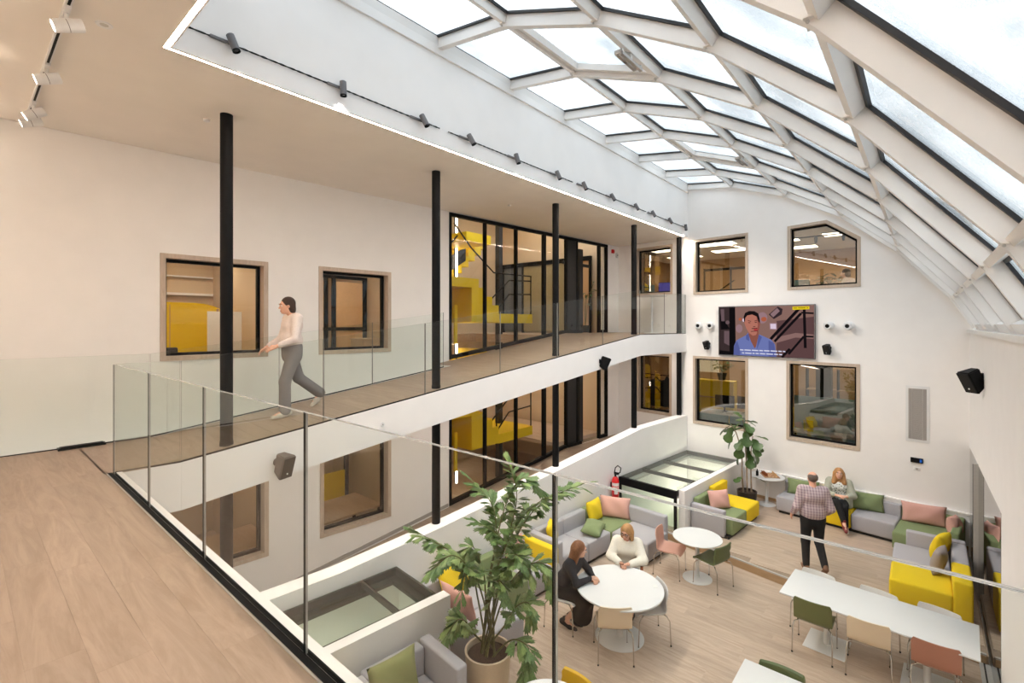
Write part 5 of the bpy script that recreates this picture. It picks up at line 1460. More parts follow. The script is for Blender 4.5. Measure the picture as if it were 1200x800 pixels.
person('person', 'smiling woman with wavy blond hair and grey cardigan sitting on the far sofa', (FX(1.46) - .50, 1.44, R), math.radians(190), J, (1, .02, .12), (-.1, 0, 1), 'skin2', wavy,
       [(J['wristL'], (.7, -.7, .1), (0, -.4, -1), -1, .7), (J['wristR'], (.6, .7, .1), (0, .4, -1), 1, .7)],
       dict(hair='hair_blond', items=[('trousers', legs, 'c_black'), ('blouse', torso_cloth(J, .016, .0, 1.08), 'floral'), ('cardigan', card, 'c_sagecardi'), ('shoe', shoe(J['ankleL'], J['toeL']), 'c_shoe_light'), ('shoe', shoe(J['ankleR'], J['toeR']), 'c_redshoe')]), smile=True, fat=1.08)
# office worker seen through the cut-cornered window
J = sit(.1, .46)
J.update(kneeL=vv(.40, .10, .5), kneeR=vv(.40, -.10, .5), ankleL=vv(.4, .1, .09), ankleR=vv(.4, -.1, .09), toeL=vv(1, 0, 0), toeR=vv(1, 0, 0), elbowL=vv(.2, .25, .78), wristL=vv(.4, .12, .80), elbowR=vv(.2, -.25, .78), wristR=vv(.4, -.12, .80))
legs = [('c', J['hipL'], J['hipR'], .12, .12, .03)] + limb(J, 'L', 'leg', .1, .074, .06, .96) + limb(J, 'R', 'leg', .1, .074, .06, .96)
person('person', 'office worker in a beige top seated behind the window with the cut corner', (15.0, 1.42, 1.62), math.radians(75), J, (1, 0, -.1), (0, 0, 1), 'skin', hair_short,
       [(J['wristL'], (1, 0, 0), (0, -.3, -1), -1, .4), (J['wristR'], (1, 0, 0), (0, .3, -1), 1, .4)],
       dict(hair='hair_dark', items=[('trousers', legs, 'c_black'), ('top', torso_cloth(J, .02, -.1) + limb(J, 'L', 'arm', .07, .06, .045, .9) + limb(J, 'R', 'arm', .07, .06, .045, .9), 'c_cream')]), res=.018)

# ================================================================== plants
FRONDS = [
    [(4.36, 4.21, -2.56), (4.31, 4.19, -1.91), (4.15, 4.30, -1.46), (3.92, 4.49, -1.23), (3.67, 4.71, -1.02)],
    [(4.39, 4.17, -2.54), (4.42, 4.13, -1.83), (4.57, 4.04, -1.32), (4.84, 3.80, -0.82), (5.32, 3.33, -0.55)],
    [(4.44, 4.19, -2.58), (4.52, 4.18, -1.78), (4.68, 4.06, -1.15), (4.78, 4.03, -0.72), (4.76, 4.13, -0.36)],
    [(4.31, 4.19, -2.52), (4.20, 4.17, -1.86), (4.07, 4.16, -1.47), (3.86, 4.26, -1.24), (3.63, 4.36, -1.37)],
    [(4.43, 4.13, -2.55), (4.52, 4.03, -1.94), (4.62, 3.83, -1.57), (4.76, 3.59, -1.46), (4.80, 3.47, -1.79)],
    [(4.38, 4.19, -2.56), (4.34, 4.16, -2.02), (4.28, 4.15, -1.57), (4.14, 4.23, -1.23), (3.96, 4.22, -1.77)],
    [(4.41, 4.08, -2.53), (4.44, 3.96, -2.25), (4.50, 3.82, -1.98), (4.56, 3.67, -1.89), (4.56, 3.60, -2.07)],
    [(4.39, 4.03, -2.52), (4.39, 3.86, -2.37), (4.41, 3.69, -2.28), (4.45, 3.56, -2.37), (4.32, 3.56, -2.58)],
    [(4.28, 4.22, -2.53), (4.19, 4.25, -2.31), (4.10, 4.28, -2.15), (4.00, 4.32, -2.10), (3.88, 4.38, -2.25)],
    [(4.45, 4.18, -2.58), (4.58, 4.18, -1.92), (4.85, 4.03, -1.19), (5.11, 3.80, -0.81), (5.33, 3.62, -0.68)],
    [(4.43, 4.21, -2.59), (4.46, 4.24, -1.89), (4.57, 4.20, -1.25), (4.56, 4.28, -0.83), (4.42, 4.52, -0.52)],
    [(4.42, 4.14, -2.55), (4.51, 4.11, -1.97), (4.57, 4.04, -1.48), (4.50, 4.04, -1.19), (4.27, 4.24, -0.97)],
    [(4.40, 4.16, -2.55), (4.42, 4.06, -1.91), (4.51, 3.88, -1.46), (4.51, 3.80, -1.33), (4.58, 3.64, -1.54)],
    [(4.33, 4.17, -2.53), (4.32, 4.11, -2.10), (4.33, 4.01, -1.75), (4.34, 3.93, -1.62), (4.37, 3.81, -1.80)],
    [(4.38, 4.19, -2.56), (4.44, 4.19, -1.75), (4.63, 4.13, -0.92), (4.82, 3.98, -0.50), (5.04, 3.80, -0.68)],
]
def leaf_mesh(name, mat, kind):
    mb = MB()
    if kind == 'fish':                             # wedge with a ragged, oblique tip
        L_ = [(0, 0), (.30, .13), (.62, .24), (.86, .34), (.80, .22), (1.0, .20), (.90, .09), (1.06, .02), (.88, -.06), (.96, -.17), (.76, -.16), (.58, -.20), (.28, -.10)]
        vs = []
        for u, v in L_: vs.append((u, v, -.10 * u * u - .22 * abs(v)))
        vs.append((.5, .02, .02))
        n = len(L_); mb.add(vs, [(i, (i + 1) % n, n) for i in range(n)])
    else:                                          # fiddle shaped, broad at the tip
        pr = [(0, .02), (.15, .16), (.35, .22), (.5, .20), (.68, .33), (.85, .32), (.97, .16), (1.0, .0)]
        vs = []; fs = []
        for u, w_ in pr:
            for v in (-1, -.5, 0, .5, 1): vs.append((u, v * w_, .10 * abs(v) * w_ * 2 - .18 * u * u + .012 * math.sin(u * 22) * abs(v)))
        for i in range(len(pr) - 1):
            for k in range(4): fs.append((i * 5 + k, i * 5 + k + 1, (i + 1) * 5 + k + 1, (i + 1) * 5 + k))
        mb.add(vs, fs)
    me = mb.mesh(name, W[mat], 60); return me
LF = [leaf_mesh('leaf', 'leaf', 'fish'), leaf_mesh('leaf', 'leaf_pale', 'fish')]
FG = leaf_mesh('leaf', 'figleaf', 'fig')
rg = random.Random(11)
def frame(d, up, roll=0):
    d = Vector(d).normalized(); s_ = d.cross(Vector(up))
    if s_.length < 1e-3: s_ = d.cross(Vector((1, 0, 0)))
    s_.normalize(); u = s_.cross(d)
    return Matrix((d, -s_, u)).transposed().to_4x4() @ Matrix.Rotation(roll, 4, 'X')
def bez(P, n):
    """smooth path through points"""
    P = [Vector(p) for p in P]; out = []
    Q = [P[0] * 2 - P[1]] + P + [P[-1] * 2 - P[-2]]
    for i in range(len(P) - 1):
        a, b, c, d = Q[i:i + 4]
        for k in range(n):
            t = k / n
            out.append(.5 * ((2 * b) + (c - a) * t + (2 * a - 5 * b + 4 * c - d) * t * t + (3 * b - a - 3 * c + d) * t ** 3))
    out.append(P[-1]); return out
px_, py_ = 4.27, 4.06
t = thing('potted_palm', 'tall fishtail palm in a cream cylinder pot between the sofas', 'potted plant', (px_, py_, M))
o3 = Vector((px_, py_, M))
obj('pot', MB().lathe([(.235, 0), (.24, .01), (.285, .56), (.288, .575), (.262, .575), (.258, .50)], 40), [W['pot_cream']], t)
obj('soil', MB().lathe([(.259, .505), (.20, .525), (.05, .535)], 28), [W['soil']], t)
for fi, fr in enumerate(FRONDS):
    pts = [Vector(p) - o3 for p in fr]
    ang = fi * 2.4; pts[0] = Vector((.09 * math.cos(ang), .09 * math.sin(ang), .50))
    path = bez(pts, 7); n = len(path)
    st = obj('frond_stem', MB().tube(path, [.013 - .010 * k / (n - 1) for k in range(n)], 6), [W['stem']], t)
    low = fi in (6, 7, 8, 13)
    i0 = int(n * (.35 if low else .42)); cnt = 0
    for k in range(i0, n):
        d = (path[min(k + 1, n - 1)] - path[k - 1]).normalized()
        for sg in (1, -1):
            if k == n - 1 and sg < 0: continue
            side = d.cross(Vector((0, 0, 1)))
            if side.length < .1: side = d.cross(Vector((.7, -.7, 0)))
            side.normalize()
            q = (k - i0) / max(1, n - 1 - i0)
            dr = side * sg * (1.0 - .45 * q) + d * (.55 + .5 * q) + Vector((rg.uniform(-.25, .25), rg.uniform(-.25, .25), rg.uniform(-.55, .10)))
            if k == n - 1: dr = d
            # short stalk before the blade
            for rep in range(1 if k % 2 else (2 if not low else 1)):
                dv = dr + Vector((rg.uniform(-.4, .4), rg.uniform(-.4, .4), rg.uniform(-.5, .2))) * (.4 + rep * .7)
                m4 = Matrix.Translation(path[k] + dv.normalized() * .012) @ frame(dv, (rg.uniform(-.4, .4), rg.uniform(-.4, .4), 1), rg.uniform(-.5, .5))
                L_ = link('leaf', LF[0 if rg.random() < .72 else 1], st)
                s_ = rg.uniform(.19, .28) * (.85 if rep else 1) * (1 - .25 * q)
                L_.matrix_local = m4 @ Matrix.Diagonal((s_, s_ * rg.uniform(.75, 1.05), s_, 1)); cnt += 1
fx_, fy_ = 12.52, 3.27
t = thing('fig_tree', 'fiddle leaf fig with bare stems in a dark pot by the round game table', 'potted plant', (fx_, fy_, R))
obj('pot', MB().lathe([(.15, 0), (.19, .03), (.222, .36), (.225, .38), (.205, .38), (.202, .33)], 32), [W['pot_dark']], t)
obj('soil', MB().lathe([(.203, .335), (.1, .345)], 24), [W['soil']], t)
# stems lean a little; leaves are (stem, height, heading, droop, size)
ST = [[(-.07, .06, .24), (-.08, .09, .7), (-.07, .10, 1.15), (-.10, .20, 1.62), (-.12, .32, 1.86)], [(.03, .0, .24), (.02, .01, .8), (.0, .03, 1.3), (-.02, .05, 1.8), (0, .10, 2.02)], [(.08, -.08, .24), (.07, -.07, .8), (.05, -.08, 1.25), (.04, -.12, 1.62)]]
LV = [(0, 1.0, 100, -.7, .36), (0, .98, 150, -1.1, .40), (0, .92, 60, -.4, .30), (0, .80, 120, -1.0, .42), (0, .70, 200, -1.2, .40), (0, .95, 20, .2, .26), (0, 1.0, 170, .3, .26),
      (1, 1.0, 60, .5, .28), (1, 1.0, 180, .1, .30), (1, .97, -60, -.3, .30), (1, .92, 130, -.6, .34), (1, .88, 230, -.4, .34), (1, .84, -20, -.9, .36), (1, .78, 90, -.3, .36), (1, .72, 210, -.9, .38), (1, .66, 160, -.6, .38), (1, .60, 250, -1.2, .40), (1, .95, 280, .1, .30),
      (2, 1.0, -90, .0, .32), (2, .98, -140, -.4, .36), (2, .92, -40, -.7, .36), (2, .85, 220, -.5, .38), (2, .80, -100, -1.1, .42), (2, .72, -60, -1.2, .38), (2, .66, 190, -.8, .36), (2, .24, -80, -.1, .30), (0, .22, 165, -.15, .28), (0, .6, 90, -1.3, .40)]
stems = []; paths = []
for s_ in ST:
    p = bez([(q[0], q[1], q[2] + .09) for q in s_], 6); paths.append(p); stems.append(obj('stem', MB().tube(p, [.020 - .010 * k / len(p) for k in range(len(p))], 8), [W['bark']], t))
for si, h, hd, dr, sz in LV:
    p = paths[si]; q = p[min(len(p) - 1, int(h * (len(p) - 1)))]
    a = math.radians(hd); d = Vector((math.cos(a) * math.cos(dr), math.sin(a) * math.cos(dr), math.sin(dr)))
    L_ = link('leaf', FG, stems[si]); L_.matrix_local = Matrix.Translation(q + d * .02) @ frame(d, (0, 0, 1) if abs(dr) < 1.2 else (math.cos(a), math.sin(a), .4), rg.uniform(-.4, .4)) @ Matrix.Diagonal((sz, sz * .95, sz, 1))

# ================================================================== yellow staircase in the hall
t = thing('staircase', 'bright yellow staircase with black handrails behind the black framed glazing', 'stairs', (0, 0, 0))
y0, y1 = 8.95, 10.0
def sbox(nm, a, b, m='yellow'): return obj(nm, MB().box(a, b), [W[m]], t)
for dz in (0, -3.34):
    zt, zl = 2.70 + dz, 1.80 + dz
    for i in range(4):
        x0 = 8.79 + .26 * i
        sbox('step', (x0, y0, zl - .24), (x0 + .265, y1, zt - .225 * i - .0))
    sbox('landing', (9.83, y0, zl - .26), (11.34, y1 + 1.2, zl))
    sbox('landing', (7.45, y0, zt - .24), (8.79, y1 + 1.2, zt))
    for i in range(7):
        x0 = 8.79 + .26 * i
        sbox('step', (x0, y1 + .15, zt + .2 * i - .12), (x0 + .27, y1 + 1.15, zt + .2 * (i + 1)))
    mb = MB(); yy = y0 + .03; r = .02
    mb.tube([(8.2, yy, zt + 1.35), (8.8, yy, zt + .80), (9.67, yy, zl + 1.12), (11.32, yy, zl + 1.14)], r, 8)
    mb.tube([(9.5, yy, zl + .34), (10.3, yy, zl + .95), (11.32, yy, zl + 1.0)], r, 8)
    mb.tube([(9.78, yy, zl + 1.12), (9.78, yy, zl)], r, 8); mb.tube([(11.3, yy, zl + 1.14), (11.3, yy, zl)], r, 8); mb.tube([(9.8, yy, zl + .1), (10.3, yy, zl + .55), (11.3, yy, zl + .6)], r, 8)
    mb.tube([(7.6, yy + .2, zt + .2), (8.5, yy + .2, zt + 1.1)], r, 8)
    obj('handrail', mb, [W['black']], t)
sbox('landing', (8.6, 8.95, 3.66), (9.52, 10.6, 3.90))
for x, m_ in [(8.55, 'blackmat'), (10.9, 'blackmat')]:
    o = tag(obj('hall_post', MB().box((x, 9.9, -3.2), (x + .16, 10.06, 5.5)), [W[m_]]), {8.55: 'black steel post behind the yellow stairs', 10.9: 'black steel post at the door end of the yellow stairs'}[x], 'post'); o['kind'] = 'structure'
for lab, z0_, z1_ in [('upright glowing light tube by the upper yellow stairs', .6, 4.6), ('upright glowing light tube by the lower yellow stairs', -3.0, -.95)]:
    lt = thing('light_tube', lab, 'lamp', (9.3, 10.08, z0_)); obj('tube', MB().lathe([(.025, 0), (.025, z1_ - z0_)], 10), [W['led']], lt, sharp=0); obj('holder', MB().box((-.035, .03, -.02), (.035, .06, z1_ - z0_ + .02)), [W['black']], lt)
for i, (lab, z0_) in enumerate([('yellow strip panel beside the upper light tube', 1.0), ('yellow strip panel beside the lower light tube', -2.3)]):
    tag(obj('strip_panel', MB().box((8.42, 9.2, z0_), (8.52, 9.24, z0_ + 1.0)), [W['yellow']]), lab, 'panel')
for dz in (0, -3.34):
    obj('stringer', MB().hexa([(7.5, 10.12, 2.05 + dz), (9.7, 10.12, 3.35 + dz), (9.7, 10.18, 3.35 + dz), (7.5, 10.18, 2.05 + dz)], [(7.5, 10.12, 2.45 + dz), (9.7, 10.12, 3.75 + dz), (9.7, 10.18, 3.75 + dz), (7.5, 10.18, 2.45 + dz)]), [W['blackmat']], t)
tp = thing('glazed_partition', 'olive and grey panels in black frames across the end of the stair hall', 'partition', (13.66, 8.3, 1.2), PI / 2)
W['olive_panel'] = pm('olive_panel', S(150, 138, 104), .35, var=.03); W['grey_panel'] = pm('grey_panel', S(92, 98, 104), .4, var=.03)
for k in range(5):
    obj('upright', MB().box((k * .95, 0, 0), (k * .95 + .07, .08, 2.45)), [W['black']], tp)
    if k < 4: obj('panel', MB().box((k * .95 + .07, .02, .05), (k * .95 + .95, .05, 2.4)), [W['grey_panel' if k == 3 else ('tan' if k == 0 else 'olive_panel')]], tp)
obj('head_rail', MB().box((0, -.02, 2.4), (3.87, .1, 2.55)), [W['black']], tp)
# pieces of furniture in the hall
tag(obj('hall_cabinet', MB().box((9.6, 12.0, -2.0), (11.4, 12.38, .4)).box((9.62, 11.98, -.9), (11.38, 12.0, -.86)), [W['tan']]), 'tan built-in cupboards at the back of the lower hall', 'cupboard')
def branch_plant(label, x, y, z, h, n, seed):
    rg = random.Random(seed); t = thing('potted_plant', label, 'potted plant', (x, y, z))
    obj('pot', MB().lathe([(.10, 0), (.15, .22), (.14, .22), (.13, .18)], 20), [W['blackmat']], t)
    for i in range(n):
        a = 2 * PI * i / n + rg.uniform(-.3, .3); sp = rg.uniform(.1, .28)
        p = [(0, 0, .18), (sp * .4 * math.cos(a), sp * .4 * math.sin(a), .18 + h * .55), (sp * math.cos(a), sp * math.sin(a), h * rg.uniform(.8, 1.1))]
        s_ = obj('stem', MB().tube(bez(p, 4), .008, 5), [W['stem']], t)
        for k in range(3):
            q = Vector(p[2]) * (1 - .14 * k) + Vector((0, 0, .02)); aa = a + rg.uniform(-1.6, 1.6); d = Vector((math.cos(aa), math.sin(aa), rg.uniform(-.3, .6)))
            L_ = link('leaf', FG, s_); L_.matrix_local = Matrix.Translation(q) @ frame(d, (0, 0, 1)) @ Matrix.Diagonal((.22, .14, .2, 1))
    return t
branch_plant('tall thin plant in a black pot behind the open hall door', 12.95, 8.1, 1.25, 1.5, 5, 2)

# ================================================================== rooms behind the windows
def panel_light(label, x, y, z, w_=1.2, d_=.6, mt='panel_light', room='ceiling light panels in the rooms behind the windows'):
    t = thing('ceiling_light', label, 'ceiling light', (x, y, z), 0, room)
    obj('frame', MB().box((-w_ / 2, -d_ / 2, -.03), (w_ / 2, d_ / 2, 0)), [W['white']], t)
    obj('diffuser', MB().box((-w_ / 2 + .03, -d_ / 2 + .03, -.034), (w_ / 2 - .03, d_ / 2 - .03, -.0305)), [W[mt]], t, sharp=0)
for i, (x, y) in enumerate([(2.0, 9.6), (3.2, 9.6), (2.0, 11.4), (3.2, 11.4)]): panel_light('glowing ceiling panel in the office with the yellow screen', x, y, 3.05, .9, .25, 'panel_bright')
for i, (x, y) in enumerate([(4.9, 9.7), (6.1, 9.7), (5.5, 11.4)]): panel_light('glowing ceiling panel in the room behind the second ramp window', x, y, 3.05, .9, .25, 'panel_bright')
for i, (x, y) in enumerate([(2.6, 10.4), (5.5, 10.4)]): panel_light(['glowing ceiling panel in the lower room with the yellow armchair', 'glowing ceiling panel in the lower room with the oak table'][i], x, y, -.32, .9, .3, 'panel_bright')  # unseen panels, added to light the lower rooms
for i, (x, y) in enumerate([(16.0, 1.6), (17.8, .8), (16.2, 3.4), (18.0, 3.2), (15.6, 5.0), (17.2, 5.0), (15.8, 6.6), (17.8, 6.8)]): panel_light('glowing ceiling panel in the upper office beyond the far wall', x, y, 4.04, .6, 1.2)
for i, (x, y) in enumerate([(16.0, 1.6), (18, 2.4), (16.2, 4.4), (18, 5.4), (15.6, 6.6)]): panel_light('glowing ceiling panel in the lower office beyond the far wall', x, y, .84, .6, 1.2)  # out of sight, added so this office is lit
for i, (x, y, z) in enumerate([(9.2, 11.2, 5.55), (12.4, 10.2, 5.55), (12.6, 9.6, .9), (10, 11.6, .9)]): panel_light(['glowing ceiling panel high over the yellow stairs', 'glowing ceiling panel high over the hall door', 'glowing ceiling panel in the lower hall by the door', 'glowing ceiling panel at the back of the lower hall'][i], x, y, z, 1.2, .5, 'panel_bright')  # unseen hall panels, added to brighten the stairs
panel_light('glowing ceiling panel in the room behind the glass wall', 10.5, -2.3, -.56, 1.2, .4, 'panel_bright')  # unseen panel, added to light the side room

# first office: yellow round-topped screen, terracotta panel, easel
t = thing('acoustic_screen', 'yellow screen with a rounded top corner in the office behind the first window', 'screen', (2.72, 11.5, 0))
mb = MB(); pts = [(-.95, .0), (1.2, 0), (1.2, .8)] + [(1.2 - .7 + .7 * math.cos(a), 1.25 + .35 * math.sin(a)) for a in np.linspace(0, PI / 2, 6)] + [(-.5 + .45 * math.cos(a), 1.25 + .35 * math.sin(a)) for a in np.linspace(PI / 2, PI, 6)]
mb.hexa([(x, 0, z + .35) for x, z in pts], [(x, .05, z + .35) for x, z in pts]); obj('panel', mb, [W['yellow']], t, sharp=0)
obj('seam', MB().box((.1, -.004, .36), (.112, 0, 1.9)), [W['tan']], t); obj('foot', MB().box((-.8, -.15, 0), (-.74, .2, .36)).box((.9, -.15, 0), (.96, .2, .36)), [W['black']], t)
tag(obj('terracotta_cupboard', MB().box((1.25, 11.7, 0), (2.1, 12.3, 2.0)).box((1.66, 11.69, .1), (1.68, 11.70, 1.9)), [W['terracotta']]), 'terracotta coloured cupboard beside the yellow screen', 'cupboard')
t = thing('office_chair', 'black office chair back at the sill of the first window', 'chair', (2.2, 9.2, 0)); obj('seat', MB().rbox((-.24, -.24, .42), (.24, .24, .50), .03), [W['blackmat']], t); obj('backrest', MB().rbox((-.23, .2, .6), (.23, .26, 1.12), .03), [W['blackmat']], t); obj('column', MB().lathe([(.03, .05), (.03, .42)], 10), [W['black']], t)
for k in range(5): obj('leg', MB().bar((0, 0, .05), (.3 * math.cos(k * 1.257), .3 * math.sin(k * 1.257), .03), .04, .03), [W['black']], t)
t = thing('easel', 'wooden easel with a white board standing in the first office', 'easel', (3.45, 10.4, 0))
for a, b in [((-.35, 0, 0), (-.08, .05, 1.8)), ((.35, 0, 0), (.08, .05, 1.8)), ((0, .5, 0), (0, .08, 1.75))]: obj('leg', MB().bar(a, b, .04, .03), [W['deskwood']], t)
obj('board', MB().box((-.3, -.04, .9), (.3, -.01, 1.75)), [W['label']], t)
tag(obj('shelf_rail', MB().box((1.25, 12.45, 2.15), (3.9, 12.6, 2.2)).box((1.25, 12.45, 2.55), (3.9, 12.6, 2.58)), [W['white']]), 'white shelf rails along the back wall of the first office', 'shelf')
# second office: black framed partition with oak doors
t = thing('glazed_partition', 'black framed partition with oak panels behind the second ramp window', 'partition', (4.1, 10.9, 0))
for x in (0, .75, .95, 1.7, 1.9, 2.75): obj('upright', MB().box((x, 0, 0), (x + .08, .08, 2.7)), [W['black']], t)
for x, w_ in ((.10, .62), (1.05, .62), (2.0, .72)): obj('oak_panel', MB().box((x, .02, .05), (x + w_, .05, 2.55)), [W['game_light']], t)
for z in (0, 1.35, 2.62): obj('crossbar', MB().box((0, -.01, z), (2.83, .06, z + .08)), [W['black']], t)
tag(obj('storage_box', MB().box((6.0, 9.6, 0), (6.5, 10.1, 1.15)).box((5.98, 9.58, 1.15), (6.52, 10.12, 1.18)), [W['beige']]), 'pale pedestal cupboard near the second ramp window', 'cupboard')
# lower rooms: oak tables at the windows, yellow armchair, black chair
def desk(label, x0, y0, x1, y1, z, h, mat='deskwood'):
    t = thing('table', label, 'table', ((x0 + x1) / 2, (y0 + y1) / 2, z)); a, b = (x1 - x0) / 2, (y1 - y0) / 2
    obj('tabletop', MB().rbox((-a, -b, h - .04), (a, b, h), .008, 2), [W[mat]], t)
    for sx in (1, -1):
        for sy in (1, -1): obj('leg', MB().box((sx * (a - .06) - .025, sy * (b - .06) - .025, 0), (sx * (a - .06) + .025, sy * (b - .06) + .025, h - .04)), [W['black']], t)
    return t
desk('oak table standing against the first lower window', 2.0, 8.72, 3.7, 9.75, -3.3, 1.0)
desk('oak table standing against the second lower window', 4.25, 8.66, 5.9, 9.75, -3.3, 1.02)
sofa('yellow armchair in the lower room behind the first window', 1.5, 11.2, -3.3, 0, [('seat', (0, -.7, .1), (.9, 0, .45), ye), ('backrest', (0, -.0, .1), (.9, .18, .95), ye), ('armrest', (-.15, -.7, .1), (0, .18, .7), ye), ('armrest', (.9, -.7, .1), (1.05, .18, .7), ye)], [((0, -.6), (.9, .1))], None)
t = thing('office_chair', 'black chair pushed up to the oak table behind the second lower window', 'chair', (4.75, 10.1, -3.3)); obj('seat', MB().rbox((-.24, -.24, .42), (.24, .24, .48), .03), [W['blackmat']], t); obj('backrest', MB().rbox((-.23, .2, .6), (.23, .25, 1.15), .03), [W['blackmat']], t)
for sx in (1, -1):
    for sy in (1, -1): obj('leg', MB().tube([(.18 * sx, .18 * sy, .42), (.23 * sx, .23 * sy, 0)], .012, 6), [W['black']], t)
t = thing('glazed_partition', 'black framed partition behind the second lower window', 'partition', (4.1, 11.2, -3.3))
for x in (0, .8, 1.6, 2.4): obj('upright', MB().box((x, 0, 0), (x + .1, .08, 2.9)), [W['black']], t)
obj('crossbar', MB().box((0, -.01, .3), (2.5, .06, .42)), [W['black']], t); obj('low_panel', MB().box((1.7, .02, .42), (2.4, .05, 1.1)), [W['yellow']], t)

# offices beyond the far wall
def monitor(label, x, y, z, rz, mat=None):
    t = thing('monitor', label, 'monitor', (x, y, z), rz)
    obj('casing', MB().rbox((-.27, -.02, .12), (.27, .02, .48), .008, 2), [W['black']], t)
    obj('screen', MB().box((-.255, -.022, .135), (.255, -.0205, .465)), [mat or W['blackmat']], t)
    obj('stand', MB().box((-.02, -.0, 0), (.02, .02, .2)).box((-.12, -.08, 0), (.12, .1, .012)), [W['black']], t)
scr_p = screen('monitor_purple', 104, 92, 176)
desk('office desk behind the landing window', 15.0, 5.4, 15.8, 7.4, 1.2, 1.2, 'white')
monitor('monitor with a purple screen behind the landing window', 15.25, 6.42, 2.40, math.radians(-75), scr_p); monitor('second purple monitor nearer the window corner', 15.15, 5.95, 2.40, math.radians(-100), scr_p)
tag(obj('desk_screen', MB().box((15.0, 6.75, 2.40), (15.05, 7.5, 2.80)), [W['blue_desk']]), 'blue grey desk divider behind the landing window', 'divider')
desk('desk behind the upper window nearest the gallery', 15.4, 3.5, 16.3, 5.1, 1.2, .95, 'white')
t = thing('storage_cabinet', 'yellow cabinet behind the upper window above the TV', 'cabinet', (16.4, 3.62, 1.2)); obj('body', MB().box((0, 0, 0), (.5, .45, 1.35)), [W['yellow']], t); obj('door', MB().box((-.02, .02, .05), (0, .22, 1.3)).box((-.02, .24, .05), (0, .43, 1.3)), [W['yellow']], t)
t = thing('glazed_partition', 'thin black framed partition behind the upper window above the TV', 'partition', (17.6, 3.3, 1.2))
for y in (0, .9, 1.8, 2.7): obj('upright', MB().box((0, y, 0), (.05, y + .05, 2.3)), [W['black']], t)
obj('crossbar', MB().box((0, 0, 2.2), (.05, 2.75, 2.28)), [W['black']], t)
t = thing('stair_rail', 'black stair rail behind the upper window nearest the gallery', 'railing', (15.4, 4.9, 2.3)); obj('rail', MB().tube([(0, .4, -.1), (.1, -.5, .55)], .02, 6).tube([(0, .4, -.5), (.1, -.5, .15)], .02, 6), [W['black']], t); obj('post', MB().tube([(.05, 0, -1.1), (.05, 0, .2)], .02, 6), [W['black']], t)
desk('low white cabinet run under the cut-cornered window', 14.4, .9, 14.9, 2.9, 1.2, 1.05, 'white')
t = thing('office_chair', 'dark office chair behind the cut-cornered window', 'chair', (15.0, 2.55, 1.6)); obj('seat', MB().rbox((-.24, -.24, .42), (.24, .24, .5), .03), [W['blackmat']], t); obj('backrest', MB().rbox((-.2, -.23, .55), (-.14, .23, 1.1), .03), [W['blue_desk']], t); obj('column', MB().lathe([(.03, -.4), (.03, .42)], 10), [W['black']], t); obj('base', MB().lathe([(.28, -.4), (.04, -.34)], 12), [W['black']], t)
t = branch_plant('bushy plant in a grey pot on the cabinet behind the cut-cornered window', 14.62, 1.85, 2.25, .42, 9, 5)
t = thing('spot_rail', 'black rail with dark spots under the office ceiling behind the cut-cornered window', 'light rail', (15.2, 2.0, 3.9)); obj('rail', MB().box((-.02, -1.3, -.03), (.02, 1.2, 0)), [W['black']], t)  # rail and spots imitate the cable spotlights mirrored in the window
for y in (-1.1, 1.0): obj('hanger', MB().box((-.01, y, 0), (.01, y + .02, .15)), [W['black']], t)
for k in range(4): obj('spot_head', MB().lathe([(.03, -.20), (.045, -.06), (.02, -.03)], 12, (0, -1.0 + .62 * k, 0)), [W['blackmat']], t)
# lower far office
t = thing('sideboard', 'yellow shelf unit behind the lower window near the gallery', 'shelf', (15.9, 4.55, -2.05)); obj('carcass', MB().box((0, 0, 0), (.4, 1.7, 1.75)), [W['yellow']], t)
for z in (.6, 1.2): obj('shelf', MB().box((-.03, .02, z), (0, 1.68, z + .03)), [W['deskwood']], t)
t = branch_plant('spiky plant in an olive bowl on the yellow shelf unit', 16.1, 4.95, -.28, .5, 8, 7)
tag(obj('whiteboard', MB().box((16.9, 5.3, -.1), (16.94, 6.0, .75)).box((16.88, 5.28, -.13), (16.9, 6.02, -.1)), [W['label']]), 'white board on the wall of the lower office', 'board')
dk = desk('blue fronted desk behind the lower window near the gallery', 14.5, 3.4, 15.3, 5.1, -2.05, .95, 'white')
for q in ((-.86, -.02), (.02, .86)): obj('front_panel', MB().box((-.46, q[0], .0), (-.42, q[1], .93)), [W['blue_desk']], dk)
monitor('black monitor on the blue fronted desk', 15.05, 4.55, -1.1, math.radians(95)); monitor('second black monitor on the blue fronted desk', 15.1, 3.95, -1.1, math.radians(80))
for i in range(4): tag(obj('paper_stack', MB().box((14.6, 3.6 + .3 * i, -1.1), (14.82, 3.78 + .3 * i, -1.06 + .01 * i)), [W['label']]), 'stack of paper on the blue fronted desk', 'papers', 'papers on the blue desk')
sofa('small yellow sofa at the back of the lower office', 17.2, 3.9, -2.05, 90, [('seat', (-.8, -.7, .1), (0, 0, .45), ye), ('backrest', (-.8, 0, .1), (0, .15, .95), ye)], [((-.7, -.6), (-.1, 0))], None)
tag(obj('office_pillar', MB().box((15.6, 1.95, -2.05), (15.95, 2.3, .85)), [W['blackmat']]), 'dark square pillar behind the lower window', 'pillar')['kind'] = 'structure'
desk('pale meeting table behind the lower window by the vent', 16.2, .7, 17.0, 2.4, -2.05, .75, 'deskwood')
tag(obj('glass_divider', MB().box((14.9, .3, -2.05), (14.92, 2.7, -.42)), [pm('pale_blue_panel', S(150, 182, 186), .4)]), 'pale blue glass divider behind the lower window', 'divider')
t = thing('book_shelf', 'oak shelf along the back of the lower office', 'shelf', (18.4, .4, -2.05))
for z in (0, .7, 1.4, 2.1): obj('shelf', MB().box((0, 0, z), (.35, 2.6, z + .04)), [W['deskwood']], t)
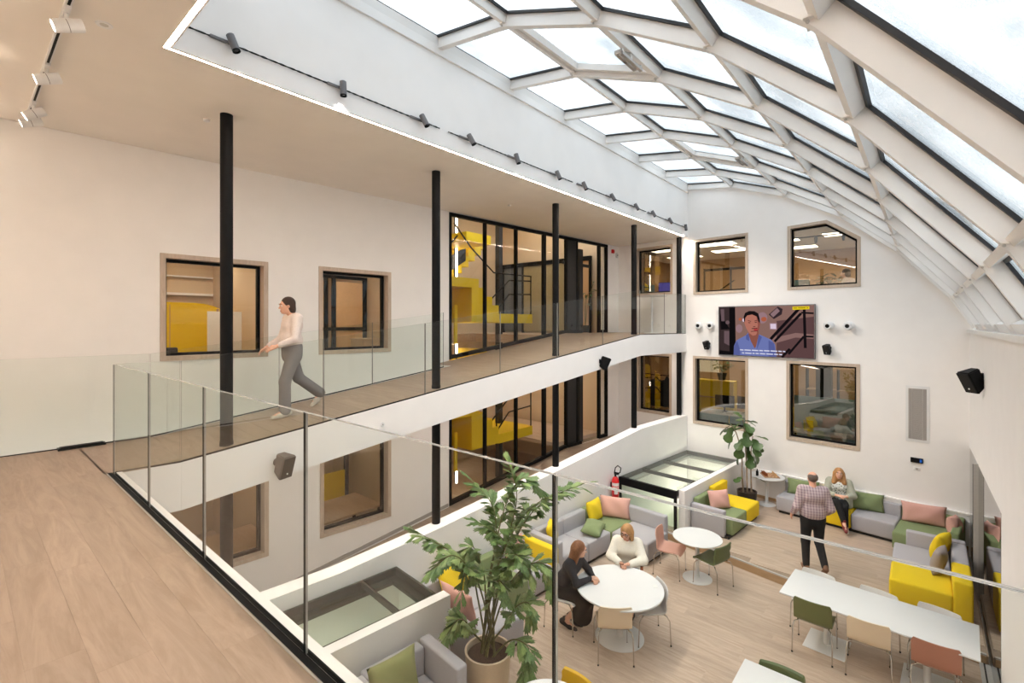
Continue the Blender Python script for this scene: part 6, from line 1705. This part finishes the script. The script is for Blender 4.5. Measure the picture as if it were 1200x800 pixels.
for y in (0, .85, 1.7, 2.56): obj('upright', MB().box((0, y, 0), (.35, y + .04, 2.14)), [W['black']], t)
t = thing('office_chair', 'black office chair at the pale meeting table', 'chair', (16.0, 1.2, -2.05)); obj('seat', MB().rbox((-.24, -.24, .42), (.24, .24, .5), .03), [W['blackmat']], t); obj('backrest', MB().rbox((-.28, -.23, .55), (-.22, .23, 1.05), .03), [W['blackmat']], t); obj('column', MB().lathe([(.03, .02), (.03, .42)], 10), [W['black']], t); obj('base', MB().lathe([(.28, 0), (.04, .06)], 12), [W['black']], t)
for i, (y, c) in enumerate([(2.35, 'yellow'), (1.25, 'blue_desk')]):
    tag(obj('brochure', MB().box((0, -.11, 0), (.01, .11, .30)), [W[c]], None, (14.5, y - .05, -1.28), (0, -.2, 0)), ['yellow brochure leaning inside the lower window by the vent', 'blue brochure leaning inside the lower window by the vent'][i], 'brochure')
desk('low window cabinet with brochures behind the lower window by the vent', 14.3, .7, 14.8, 2.7, -2.05, .77, 'white')
# coats behind the lower landing window
t = thing('coat_rack', 'black coat rack behind the lower landing window', 'coat rack', (15.0, 6.3, -2.05)); obj('rail', MB().tube([(0, -.7, 1.9), (0, .7, 1.9)], .015, 6), [W['black']], t)
for y in (-.7, .7): obj('post', MB().tube([(0, y, 0), (0, y, 1.9)], .018, 6), [W['black']], t)
for i in range(3):
    mb = MB().rbox((-.10, -.20, .75), (.10, .20, 1.62), .08).rbox((-.07, -.27, .95), (.07, -.19, 1.58), .03).rbox((-.07, .19, .95), (.07, .27, 1.58), .03).lathe([(.10, 1.60), (.03, 1.74)], 10)
    tag(obj('coat', mb, [W['c_black']], None, (15.0, 5.95 + .36 * i, -1.92)), 'dark coat hanging on the black coat rack', 'coat', 'dark coats on the rack')
tag(obj('bag', MB().rbox((-.08, -.2, 0), (.08, .2, .45), .05).tube([(0, -.1, .44), (0, -.06, .6), (0, .06, .6), (0, .1, .44)], .012, 6), [W['c_black']], None, (14.9, 6.1, -2.05)), 'black bag on the floor under the coats', 'bag')
